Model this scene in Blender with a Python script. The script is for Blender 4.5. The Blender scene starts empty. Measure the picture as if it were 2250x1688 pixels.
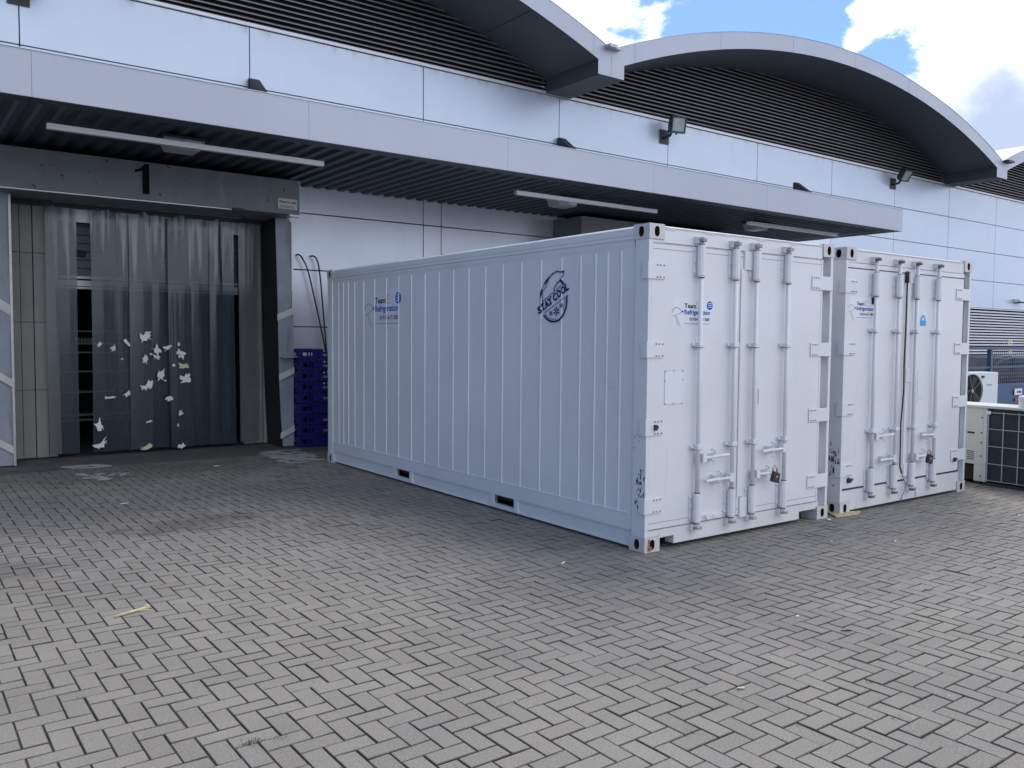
import bpy, bmesh, math, random
from mathutils import Matrix, Vector
random.seed(7)
SC = bpy.context.scene
COL = SC.collection
R = math.radians

# ------------------------------------------------------------------ camera
cam_d = bpy.data.cameras.new('camera'); cam = bpy.data.objects.new('camera', cam_d); COL.objects.link(cam)
cam_d.sensor_fit = 'HORIZONTAL'; cam_d.sensor_width = 36.0; cam_d.lens = 36.0*1868.2/2250
cam_d.clip_start = 0.05; cam_d.clip_end = 2000
_r = (0.80334737, -0.59545888, 0.00785608); _d = (-0.02482941, -0.04667281, -0.9986016); _f = (0.59499286, 0.80202891, -0.05227938)
m = Matrix(((_r[0], -_d[0], -_f[0], -4.81121), (_r[1], -_d[1], -_f[1], -4.711376), (_r[2], -_d[2], -_f[2], 1.683577), (0, 0, 0, 1)))
cam.matrix_world = m
SC.camera = cam

# ------------------------------------------------------------------ light
SUN_DIR = Vector((0.55, 0.48, 1.0)).normalized()
sd = bpy.data.lights.new('sun', 'SUN'); so = bpy.data.objects.new('sun', sd); COL.objects.link(so)
sd.energy = 2.3; sd.angle = R(34); sd.color = (1.0, 0.96, 0.90)
so.rotation_euler = SUN_DIR.to_track_quat('Z', 'Y').to_euler()
so.location = (10, -10, 20)
SC.view_settings.view_transform = 'Standard'; SC.view_settings.look = 'None'
SC.view_settings.exposure = 0.12; SC.view_settings.gamma = 1.0

w = bpy.data.worlds.new('World'); SC.world = w; w.use_nodes = True
nt = w.node_tree; nt.nodes.clear()
def N(t, **k):
    n = nt.nodes.new(t)
    for a, b in k.items(): setattr(n, a, b)
    return n
def math_node(op, a, b=None):
    n = N('ShaderNodeMath', operation=op)
    for i, x in enumerate((a, b)):
        if x is None: continue
        if isinstance(x, (int, float)): n.inputs[i].default_value = x
        else: nt.links.new(x, n.inputs[i])
    return n.outputs[0]
sky = N('ShaderNodeTexSky', sky_type='NISHITA'); sky.sun_disc = False
sky.sun_elevation = math.asin(SUN_DIR.z); sky.sun_rotation = math.atan2(SUN_DIR.x, SUN_DIR.y)
sky.air_density = 1.0; sky.dust_density = 0.6; sky.ozone_density = 1.6
tc = N('ShaderNodeTexCoord')
dirv = tc.outputs['Generated']
mp = N('ShaderNodeMapping'); mp.inputs['Scale'].default_value = (1, 1, 1.9); mp.inputs['Location'].default_value = (0.31, 0.12, 0.4)
nt.links.new(dirv, mp.inputs['Vector'])
no = N('ShaderNodeTexNoise'); no.inputs['Scale'].default_value = 10.5; no.inputs['Detail'].default_value = 9; no.inputs['Roughness'].default_value = 0.6
nt.links.new(mp.outputs[0], no.inputs['Vector'])
dens = no.outputs['Fac']
# visible cloud banks and gaps; first three lobes are unseen, added to shape light
for d, rad, wgt in (((.35, -.9, .25), 85, .30), ((-.2, .35, .9), 55, -.25), ((-1, .15, .1), 68, -.25),
                    ((0.6253, 0.7036, 0.3376), 5, .17), ((0.8322, 0.46, 0.3096), 5, .20), ((0.88, 0.36, 0.32), 8, .09), ((0.8903, 0.4125, 0.1929), 8, .20),
                    ((0.6895, 0.6381, 0.3427), 2.0, .08),
                    ((0.7401, 0.5828, 0.3356), 6.0, -.30), ((0.8372, 0.4688, 0.2816), 3.2, -.30), ((0.689, 0.66, 0.305), 4.5, -.12), ((0.86, 0.43, 0.27), 2.0, .12)):
    dp = N('ShaderNodeVectorMath', operation='DOT_PRODUCT'); dp.inputs[1].default_value = Vector(d).normalized()
    nv = N('ShaderNodeVectorMath', operation='NORMALIZE'); nt.links.new(dirv, nv.inputs[0]); nt.links.new(nv.outputs[0], dp.inputs[0])
    mr = N('ShaderNodeMapRange', interpolation_type='SMOOTHSTEP'); mr.inputs[1].default_value = math.cos(R(rad)); mr.inputs[2].default_value = 1.0
    mr.inputs[3].default_value = 0; mr.inputs[4].default_value = wgt
    nt.links.new(dp.outputs['Value'], mr.inputs[0])
    dens = math_node('ADD', dens, mr.outputs[0])
msk = N('ShaderNodeMapRange', interpolation_type='SMOOTHSTEP'); msk.inputs[1].default_value = 0.47; msk.inputs[2].default_value = 0.60
nt.links.new(dens, msk.inputs[0])
# thick parts go grey-blue underneath
no2 = N('ShaderNodeTexNoise'); no2.inputs['Scale'].default_value = 9.0; no2.inputs['Detail'].default_value = 9
mp2 = N('ShaderNodeMapping'); mp2.inputs['Location'].default_value = (1.3, 2.2, 0.7); nt.links.new(dirv, mp2.inputs['Vector']); nt.links.new(mp2.outputs[0], no2.inputs['Vector'])
gd = no2.outputs['Fac']
dp = N('ShaderNodeVectorMath', operation='DOT_PRODUCT'); dp.inputs[1].default_value = Vector((0.895, 0.40, 0.19)).normalized(); nt.links.new(dirv, dp.inputs[0])
mr = N('ShaderNodeMapRange', interpolation_type='SMOOTHSTEP'); mr.inputs[1].default_value = math.cos(R(6)); mr.inputs[4].default_value = .34
nt.links.new(dp.outputs['Value'], mr.inputs[0]); gd = math_node('ADD', gd, mr.outputs[0])
gm = N('ShaderNodeMapRange', interpolation_type='SMOOTHSTEP'); gm.inputs[1].default_value = 0.50; gm.inputs[2].default_value = 0.80
nt.links.new(gd, gm.inputs[0])
cc = N('ShaderNodeMix', data_type='RGBA'); cc.inputs[6].default_value = (14.5, 15.6, 17.8, 1); cc.inputs[7].default_value = (6.2, 7.2, 9.8, 1)
nt.links.new(gm.outputs[0], cc.inputs[0])
skyb = N('ShaderNodeMix', data_type='RGBA', blend_type='MULTIPLY'); skyb.inputs[0].default_value = 1; skyb.inputs[7].default_value = (.98, 1.24, 1.60, 1)
nt.links.new(sky.outputs[0], skyb.inputs[6])
mx = N('ShaderNodeMix', data_type='RGBA'); nt.links.new(msk.outputs[0], mx.inputs[0]); nt.links.new(skyb.outputs[2], mx.inputs[6]); nt.links.new(cc.outputs[2], mx.inputs[7])
bg = N('ShaderNodeBackground'); bg.inputs['Strength'].default_value = 0.09; nt.links.new(mx.outputs[2], bg.inputs['Color'])
wo = N('ShaderNodeOutputWorld'); nt.links.new(bg.outputs[0], wo.inputs['Surface'])

# ------------------------------------------------------------------ materials
def mat(name, col, rough=0.5, metal=0.0, var=0.0, vscale=3.0, bump=0.0, bscale=40.0, spots=None, alpha=None, streak=None, spec=None, attr=None, drip=None):
    """procedural paint / metal / stone: base colour with two-scale noise, optional dark spots, streaks, bump"""
    M = bpy.data.materials.new(name); M.use_nodes = True
    t = M.node_tree; n = t.nodes; l = t.links; b = n['Principled BSDF']
    b.inputs['Roughness'].default_value = rough; b.inputs['Metallic'].default_value = metal
    if spec is not None: b.inputs['Specular IOR Level'].default_value = spec
    tcn = n.new('ShaderNodeTexCoord'); vec = tcn.outputs['Object']
    c4 = (*col, 1)
    cur = None
    if attr:
        a = n.new('ShaderNodeAttribute'); a.attribute_name = attr; cur = a.outputs['Color']
    def noise(sc, det=6, ro=0.6, scl=None):
        x = n.new('ShaderNodeTexNoise'); x.inputs['Scale'].default_value = sc; x.inputs['Detail'].default_value = det; x.inputs['Roughness'].default_value = ro
        if scl:
            mpn = n.new('ShaderNodeMapping'); mpn.inputs['Scale'].default_value = scl; l.new(vec, mpn.inputs['Vector']); l.new(mpn.outputs[0], x.inputs['Vector'])
        else: l.new(vec, x.inputs['Vector'])
        return x.outputs['Fac']
    def mixmul(src, fac_out, lo, hi, colmul):
        r = n.new('ShaderNodeMapRange'); r.inputs[1].default_value = lo; r.inputs[2].default_value = hi; r.interpolation_type = 'SMOOTHSTEP'
        l.new(fac_out, r.inputs[0])
        x = n.new('ShaderNodeMix'); x.data_type = 'RGBA'; l.new(r.outputs[0], x.inputs[0])
        if src is None: x.inputs[6].default_value = c4
        else: l.new(src, x.inputs[6])
        x.inputs[7].default_value = (*colmul, 1)
        return x.outputs[2]
    if var > 0:
        f = noise(vscale)
        r = n.new('ShaderNodeMapRange'); r.inputs[1].default_value = .3; r.inputs[2].default_value = .7; r.inputs[3].default_value = 1-var; r.inputs[4].default_value = 1+var
        l.new(f, r.inputs[0])
        x = n.new('ShaderNodeMix'); x.data_type = 'RGBA'; x.blend_type = 'MULTIPLY'; x.inputs[0].default_value = 1
        if cur is None: x.inputs[6].default_value = c4
        else: l.new(cur, x.inputs[6])
        l.new(r.outputs[0], x.inputs[7]); cur = x.outputs[2]
    if streak:
        scol, lo, hi, scl = streak
        cur = mixmul(cur, noise(1.0, 5, .65, scl), lo, hi, scol)
    if drip:
        dcol, z0, z1, dx = drip
        sp3 = n.new('ShaderNodeSeparateXYZ'); l.new(vec, sp3.inputs[0])
        dr = n.new('ShaderNodeMapRange'); dr.inputs[1].default_value = z0; dr.inputs[2].default_value = z1; l.new(sp3.outputs['Z'], dr.inputs[0])
        ml = n.new('ShaderNodeMath'); ml.operation = 'MULTIPLY'; l.new(dr.outputs[0], ml.inputs[0]); l.new(noise(1.0, 6, .7, (dx, dx, .12)), ml.inputs[1])
        cur = mixmul(cur, ml.outputs[0], .36, .66, dcol)
    if spots:
        for scol, sc, lo, hi in spots: cur = mixmul(cur, noise(sc, 8, .65), lo, hi, scol)
    if cur is None: b.inputs['Base Color'].default_value = c4
    else: l.new(cur, b.inputs['Base Color'])
    if bump > 0:
        bn = n.new('ShaderNodeBump'); bn.inputs['Strength'].default_value = bump; bn.inputs['Distance'].default_value = 0.01
        l.new(noise(bscale, 4), bn.inputs['Height']); l.new(bn.outputs[0], b.inputs['Normal'])
    if alpha is not None:
        b.inputs['Alpha'].default_value = alpha
    return M

M = {}
M['white'] = mat('white_paint', (.69, .70, .72), .42, 0, .045, 1.3, .22, 2.2, spots=[((.60, .58, .55), 5, .66, .86), ((.40, .30, .22), 33, .775, .80)], streak=((.57, .56, .55), .60, .88, (7, 7, .45)))
M['white2'] = mat('weathered_white_paint', (.67, .66, .66), .5, 0, .05, 2.2, .06, 3, spots=[((.50, .44, .38), 6, .58, .80), ((.25, .22, .2), 30, .72, .77)], streak=((.52, .50, .48), .56, .82, (9, 9, .6)))
M['post'] = mat('scuffed_white_paint', (.69, .70, .72), .45, 0, .04, 2, .06, 4, spots=[((.10, .10, .13), 26, .72, .76)])
M['casting'] = mat('casting_paint', (.57, .56, .55), .55, 0, .06, 6, .2, 30, spots=[((.30, .12, .05), 14, .66, .74)])
M['hole'] = mat('rusty_hole_shade', (.035, .022, .018), .9)  # rust brown darkened to stand in for the shade inside holes
M['rust'] = mat('rust', (.36, .15, .05), .85, 0, .4, 30, spots=[((.65, .6, .55), 40, .55, .62)])
M['gasket'] = mat('grey_gasket', (.33, .33, .36), .7)
M['gasketd'] = mat('black_gasket', (.03, .03, .035), .7)
M['steel'] = mat('galvanised_steel', (.42, .42, .42), .4, .6, .15, 20)
M['darksteel'] = mat('dark_steel', (.035, .035, .042), .5, .2)
M['blue'] = mat('blue_ink', (.006, .085, .42), .6, spec=.15)
M['navy'] = mat('navy_ink', (.004, .014, .15), .6, spec=.15)
M['ink'] = mat('black_ink', (.008, .008, .010), .8, spec=.08)
M['lightblue'] = mat('light_blue_vinyl', (.02, .30, .68), .4)
M['decal'] = mat('decal_white', (.72, .73, .77), .35)
M['pale'] = mat('pale_ink', (.42, .50, .56), .5)
M['panel'] = mat('wall_panel_silver', (.52, .58, .68), .38, .35, .03, .8, .02, 2, streak=((.47, .49, .53), .62, .9, (3.0, 3.0, .25)), drip=((.36, .34, .32), 5.9, 6.40, 5.0))
M['panel_low'] = mat('wall_panel_silver_low', (.62, .66, .74), .34, .4, .06, 1.2, .10, 1.5, streak=((.50, .53, .58), .56, .86, (5.0, 5.0, .5)), spots=[((.1, .1, .1), 9, .80, .84)])
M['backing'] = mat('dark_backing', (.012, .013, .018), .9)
M['fascia'] = mat('fascia_aluminium', (.385, .405, .465), .42, .3, .05, .7, spots=[((.16, .16, .17), 16, .745, .765)], streak=((.31, .325, .36), .60, .85, (5, 5, .5)))
M['roof'] = mat('roof_sheet', (.50, .52, .56), .5, .3, .05, 2)
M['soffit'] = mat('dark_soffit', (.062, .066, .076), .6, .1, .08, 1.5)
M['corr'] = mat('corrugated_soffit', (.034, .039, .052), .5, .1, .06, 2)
M['louvre'] = mat('louvre_blade', (.20, .19, .195), .42, .45, .08, 2)
M['louvreb'] = mat('louvre_back', (.012, .012, .014), .9)
M['cladding'] = mat('ribbed_cladding', (.55, .56, .60), .4, .2, .03, 2)
M['shelter'] = mat('shelter_fabric', (.165, .178, .19), .62, 0, .12, 2.5, .25, 5, spots=[((.022, .022, .024), 8, .60, .68), ((.24, .24, .24), 3, .55, .8)], streak=((.24, .25, .26), .55, .8, (7, 7, .6)))
M['pad'] = mat('pad_fabric', (.25, .27, .31), .5, 0, .12, 3, .5, 3, streak=((.17, .18, .20), .52, .74, (6, 6, 1.2)))
M['stripe'] = mat('reflective_stripe', (.52, .50, .47), .5, 0, .1, 8, spots=[((.33, .32, .31), 9, .58, .7)])
M['edge'] = mat('aluminium_edge', (.62, .63, .66), .4, .3)
M['dockwall'] = mat('dock_reveal_panel', (.25, .24, .225), .5, 0, .10, 2.5, streak=((.17, .16, .15), .50, .8, (7, 7, .35)))
M['doorsec'] = mat('section_door', (.13, .16, .19), .5, .1, .06, 2)
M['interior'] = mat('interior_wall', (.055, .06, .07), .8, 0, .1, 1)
M['rack'] = mat('rack_steel', (.40, .40, .38), .5, .2)
M['crate'] = mat('blue_plastic', (.006, .008, .12), .45, 0, .12, 6)
M['rubber'] = mat('black_rubber', (.012, .012, .014), .6)
M['lamp'] = mat('lamp_diffuser', (.34, .36, .38), .3, 0, .05, 8)
M['lamp2'] = mat('lamp_clear_panel', (.62, .64, .66), .2)
M['glass'] = mat('flood_glass', (.30, .33, .36), .25, .2, .25, 9)
M['ivory'] = mat('ivory_painted_steel', (.62, .60, .54), .5, 0, .05, 3, spots=[((.42, .39, .33), 5, .66, .85)])
M['acwhite'] = mat('white_ac_casing', (.68, .70, .72), .45, 0, .03, 3)
M['coil'] = mat('coil_fins', (.035, .042, .055), .55, .4, .35, 3, .3, 200)
M['wire'] = mat('wire_guard', (.42, .43, .46), .5, .2)
M['meshwire'] = mat('mesh_wire', (.22, .25, .30), .5, .2)
M['bluesteel'] = mat('blue_grey_steel', (.055, .095, .15), .5, .1, .1, 2)
M['bluebody'] = mat('blue_painted_body', (.045, .10, .18), .45, .1, .08, 2)
M['carpaint'] = mat('dark_car_paint', (.012, .015, .022), .25, .2)
M['carglass'] = mat('car_glass', (.02, .03, .04), .08)
M['yellow'] = mat('yellow_sign', (.62, .46, .04), .5)
M['red'] = mat('red_sign', (.42, .05, .04), .5)
M['plastic'] = mat('white_plastic', (.74, .74, .75), .4)
M['wood'] = mat('pale_wood', (.55, .42, .26), .7, 0, .2, 20)
M['straw'] = mat('straw_stick', (.62, .50, .30), .7, 0, .2, 40)
M['paper'] = mat('torn_paper', (.74, .73, .69), .7, 0, .12, 9, spots=[((.40, .39, .35), 18, .58, .68)])
M['paperdark'] = mat('glue_residue', (.06, .066, .07), .8)
M['paperyel'] = mat('yellow_paper', (.62, .60, .34), .7, 0, .1, 9)
M['ground'] = mat('ground_asphalt', (.20, .20, .205), .9, 0, .1, 1)
M['moss'] = mat('joint_weeds', (.075, .07, .035), .9, 0, .4, 30)

# pvc strips: see-through, grubby
def pvc(name, low, high, f_low, f_high, rough=.14):
    """smeared PVC: murky towards the foot, highlights painted as pale colour near the top"""
    P = bpy.data.materials.new(name); P.use_nodes = True; t = P.node_tree; n = t.nodes; l = t.links
    b = n['Principled BSDF']; o = n['Material Output']
    tcn = n.new('ShaderNodeTexCoord'); mpn = n.new('ShaderNodeMapping'); mpn.inputs['Scale'].default_value = (15, 15, .40)
    no_ = n.new('ShaderNodeTexNoise'); no_.inputs['Scale'].default_value = 1.0; no_.inputs['Detail'].default_value = 6
    l.new(tcn.outputs['Object'], mpn.inputs['Vector']); l.new(mpn.outputs[0], no_.inputs['Vector'])
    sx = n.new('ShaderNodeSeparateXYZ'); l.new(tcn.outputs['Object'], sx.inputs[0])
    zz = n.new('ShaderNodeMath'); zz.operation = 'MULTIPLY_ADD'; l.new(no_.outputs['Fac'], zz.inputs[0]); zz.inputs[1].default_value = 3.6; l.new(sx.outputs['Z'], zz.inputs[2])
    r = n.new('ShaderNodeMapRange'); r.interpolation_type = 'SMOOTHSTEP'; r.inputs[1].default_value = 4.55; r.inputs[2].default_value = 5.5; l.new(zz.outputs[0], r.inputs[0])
    x = n.new('ShaderNodeMix'); x.data_type = 'RGBA'; x.inputs[6].default_value = (*low, 1); x.inputs[7].default_value = (*high, 1); l.new(r.outputs[0], x.inputs[0]); l.new(x.outputs[2], b.inputs['Base Color'])  # paler streaky top imitates bright reflections on the strips
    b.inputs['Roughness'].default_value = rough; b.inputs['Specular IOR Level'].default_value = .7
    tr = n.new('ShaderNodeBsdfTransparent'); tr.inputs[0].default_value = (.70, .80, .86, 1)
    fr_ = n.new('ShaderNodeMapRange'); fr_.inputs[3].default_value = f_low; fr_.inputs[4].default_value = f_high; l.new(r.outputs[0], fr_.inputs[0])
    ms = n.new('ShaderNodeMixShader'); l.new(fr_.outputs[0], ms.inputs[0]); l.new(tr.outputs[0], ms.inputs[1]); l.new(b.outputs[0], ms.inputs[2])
    bn = n.new('ShaderNodeBump'); bn.inputs['Strength'].default_value = .4; bn.inputs['Distance'].default_value = .02
    l.new(no_.outputs['Fac'], bn.inputs['Height']); l.new(bn.outputs[0], b.inputs['Normal'])
    l.new(ms.outputs[0], o.inputs['Surface'])
    return P
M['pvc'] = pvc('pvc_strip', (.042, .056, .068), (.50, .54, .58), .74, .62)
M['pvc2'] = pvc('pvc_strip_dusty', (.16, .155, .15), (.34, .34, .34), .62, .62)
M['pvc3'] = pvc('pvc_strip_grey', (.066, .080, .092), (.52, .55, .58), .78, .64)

# ------------------------------------------------------------------ mesh helpers
class MB:
    def __init__(s): s.v = []; s.f = []; s.m = []
    def poly(s, pts, m=0):
        i = len(s.v); s.v += [tuple(p) for p in pts]; s.f.append(tuple(range(i, i+len(pts)))); s.m.append(m)
    def box(s, x0, y0, z0, x1, y1, z1, m=0):
        i = len(s.v)
        s.v += [(x0, y0, z0), (x1, y0, z0), (x1, y1, z0), (x0, y1, z0), (x0, y0, z1), (x1, y0, z1), (x1, y1, z1), (x0, y1, z1)]
        for q in ((3, 2, 1, 0), (4, 5, 6, 7), (0, 1, 5, 4), (1, 2, 6, 5), (2, 3, 7, 6), (3, 0, 4, 7)):
            s.f.append(tuple(i+a for a in q)); s.m.append(m)
    def prism(s, pts, ax, a, b, m=0):
        """extrude a 2D outline along axis ax; outline coords are the two other axes in order"""
        def P(p, t):
            return {'x': (t, p[0], p[1]), 'y': (p[0], t, p[1]), 'z': (p[0], p[1], t)}[ax]
        i = len(s.v); n = len(pts)
        s.v += [P(p, a) for p in pts] + [P(p, b) for p in pts]
        s.f.append(tuple(range(i, i+n))); s.m.append(m)
        s.f.append(tuple(range(i+2*n-1, i+n-1, -1))); s.m.append(m)
        for k in range(n):
            j = (k+1) % n; s.f.append((i+j, i+k, i+n+k, i+n+j)); s.m.append(m)
    def tube(s, path, r, n=10, m=0):
        path = [Vector(p) for p in path]; rings = []
        up = None
        for k, p in enumerate(path):
            d = (path[min(k+1, len(path)-1)] - path[max(k-1, 0)]).normalized()
            if up is None: up = Vector((0, 0, 1)) if abs(d.z) < .9 else Vector((1, 0, 0))
            a = d.cross(up).normalized(); b = d.cross(a).normalized(); up = -b if False else up
            rr = r[k] if isinstance(r, (list, tuple)) else r
            i = len(s.v); rings.append(i)
            for q in range(n):
                t = 2*math.pi*q/n; s.v.append(tuple(p + a*(rr*math.cos(t)) + b*(rr*math.sin(t))))
        for i, j in zip(rings, rings[1:]):
            for q in range(n):
                q2 = (q+1) % n; s.f.append((i+q, i+q2, j+q2, j+q)); s.m.append(m)
        s.f.append(tuple(range(rings[0]+n-1, rings[0]-1, -1))); s.m.append(m)
        s.f.append(tuple(range(rings[-1], rings[-1]+n))); s.m.append(m)
    def disc(s, c, u, v, ru, rv, n=20, m=0):
        c = Vector(c); u = Vector(u); v = Vector(v)
        s.poly([c + u*(ru*math.cos(2*math.pi*k/n)) + v*(rv*math.sin(2*math.pi*k/n)) for k in range(n)], m)
    def holed(s, c, u, v, hw, hh, ow, oh, depth, m=0, mh=1, n=16):
        """rectangular face centred c spanning +-hw along u, +-hh along v with an oval hole sunk by depth"""
        c = Vector(c); u = Vector(u); v = Vector(v); nrm = u.cross(v).normalized()
        outer = []; inner = []
        for k in range(n):
            t = 2*math.pi*k/n; ct, st = math.cos(t), math.sin(t)
            sc = 1/max(abs(ct), abs(st)); outer.append(c + u*(hw*ct*sc) + v*(hh*st*sc))
            e = 2.6; q = (abs(ct)**e + abs(st)**e)**(-1/e)
            inner.append(c + u*(ow*ct*q) + v*(oh*st*q))
        i = len(s.v); s.v += [tuple(p) for p in outer] + [tuple(p) for p in inner] + [tuple(p - nrm*depth) for p in inner]
        for k in range(n):
            j = (k+1) % n
            s.f.append((i+k, i+j, i+n+j, i+n+k)); s.m.append(m)
            s.f.append((i+n+k, i+n+j, i+2*n+j, i+2*n+k)); s.m.append(mh)
        s.f.append(tuple(range(i+2*n, i+3*n))); s.m.append(mh)
    def build(s, name, mats, parent=None, smooth=False, bevel=0.0, fix=True):
        me = bpy.data.meshes.new(name); me.from_pydata(s.v, [], s.f)
        if not isinstance(mats, (list, tuple)): mats = [mats]
        for q in mats: me.materials.append(q)
        for p, q in zip(me.polygons, s.m): p.material_index = q; p.use_smooth = smooth
        if fix:
            bm = bmesh.new(); bm.from_mesh(me); bmesh.ops.recalc_face_normals(bm, faces=bm.faces); bm.to_mesh(me); bm.free()
        me.update()
        o = bpy.data.objects.new(name, me); COL.objects.link(o)
        if parent is not None: o.parent = parent
        if bevel > 0:
            bv = o.modifiers.new('bevel', 'BEVEL'); bv.width = bevel; bv.segments = 2; bv.limit_method = 'ANGLE'; bv.angle_limit = R(40)
        return o
def thing(name, label, cat, loc=(0, 0, 0), rz=0, group=None):
    o = bpy.data.objects.new(name, None); COL.objects.link(o); o.location = loc; o.rotation_euler = (0, 0, rz)
    o.empty_display_size = .2
    o['label'] = label; o['category'] = cat
    if group: o['group'] = group
    return o
def tag(o, label=None, cat=None, group=None, kind=None):
    if label: o['label'] = label
    if cat: o['category'] = cat
    if group: o['group'] = group
    if kind: o['kind'] = kind
    return o

_tc = {}
def text_mesh(body, bold=0.0):
    """outline text -> (verts2d, faces, width, height) at size 1"""
    key = (body, bold)
    if key in _tc: return _tc[key]
    c = bpy.data.curves.new('t', 'FONT'); c.body = body; c.size = 1; c.offset = bold; c.resolution_u = 3
    o = bpy.data.objects.new('t', c); COL.objects.link(o)
    dg = bpy.context.evaluated_depsgraph_get(); dg.update()
    me = o.evaluated_get(dg).to_mesh()
    vs = [(v.co.x, v.co.y) for v in me.vertices]; fs = [tuple(p.vertices) for p in me.polygons]
    o.evaluated_get(dg).to_mesh_clear(); bpy.data.objects.remove(o); bpy.data.curves.remove(c)
    x0 = min(v[0] for v in vs); x1 = max(v[0] for v in vs); y1 = max(v[1] for v in vs)
    vs = [(x-x0, y) for x, y in vs]
    _tc[key] = (vs, fs, x1-x0, y1); return _tc[key]
def add_text(mb, body, P, u, v, width, height, m=0, bold=0.0, right=False, capref=None):
    """text with its baseline start (or end) at 2D (u,v); P maps 2D to 3D; height is the cap height"""
    vs, fs, W_, H_ = text_mesh(body, bold)
    cap = text_mesh(capref or 'T', bold)[3]
    sx = width/W_; sy = height/cap
    i = len(mb.v)
    for x, y in vs: mb.v.append(P(u + x*sx - (width if right else 0), v + y*sy))
    for f in fs: mb.f.append(tuple(i+a for a in f)); mb.m.append(m)
def stroke(mb, pts, wdt, P, m=0):
    """flat line of varying width along a 2D polyline"""
    n = len(pts); L = []; Rr = []
    for k, p in enumerate(pts):
        a = pts[max(k-1, 0)]; b = pts[min(k+1, n-1)]
        dx, dy = b[0]-a[0], b[1]-a[1]; q = math.hypot(dx, dy) or 1
        wk = (wdt[k] if isinstance(wdt, (list, tuple)) else wdt)/2
        L.append((p[0]-dy/q*wk, p[1]+dx/q*wk)); Rr.append((p[0]+dy/q*wk, p[1]-dx/q*wk))
    for k in range(n-1): mb.poly([P(*L[k]), P(*L[k+1]), P(*Rr[k+1]), P(*Rr[k])], m)
def smooth_line(pts, k=4):
    out = []
    n = len(pts)
    for i in range(n-1):
        p0 = pts[max(i-1, 0)]; p1 = pts[i]; p2 = pts[i+1]; p3 = pts[min(i+2, n-1)]
        for j in range(k):
            t = j/k
            out.append(tuple(.5*(2*p1[a]+(p2[a]-p0[a])*t+(2*p0[a]-5*p1[a]+4*p2[a]-p3[a])*t*t+(3*p1[a]-p0[a]-3*p2[a]+p3[a])*t**3) for a in (0, 1)))
    return out+[tuple(pts[-1])]

# ------------------------------------------------------------------ ground
g = MB(); g.poly([(-150, -150, -.03), (150, -150, -.03), (150, 150, -.03), (-150, 150, -.03)])
tag(g.build('ground', M['ground'], fix=False), 'open grey yard surface around the paved area', None, None, 'structure')

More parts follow.
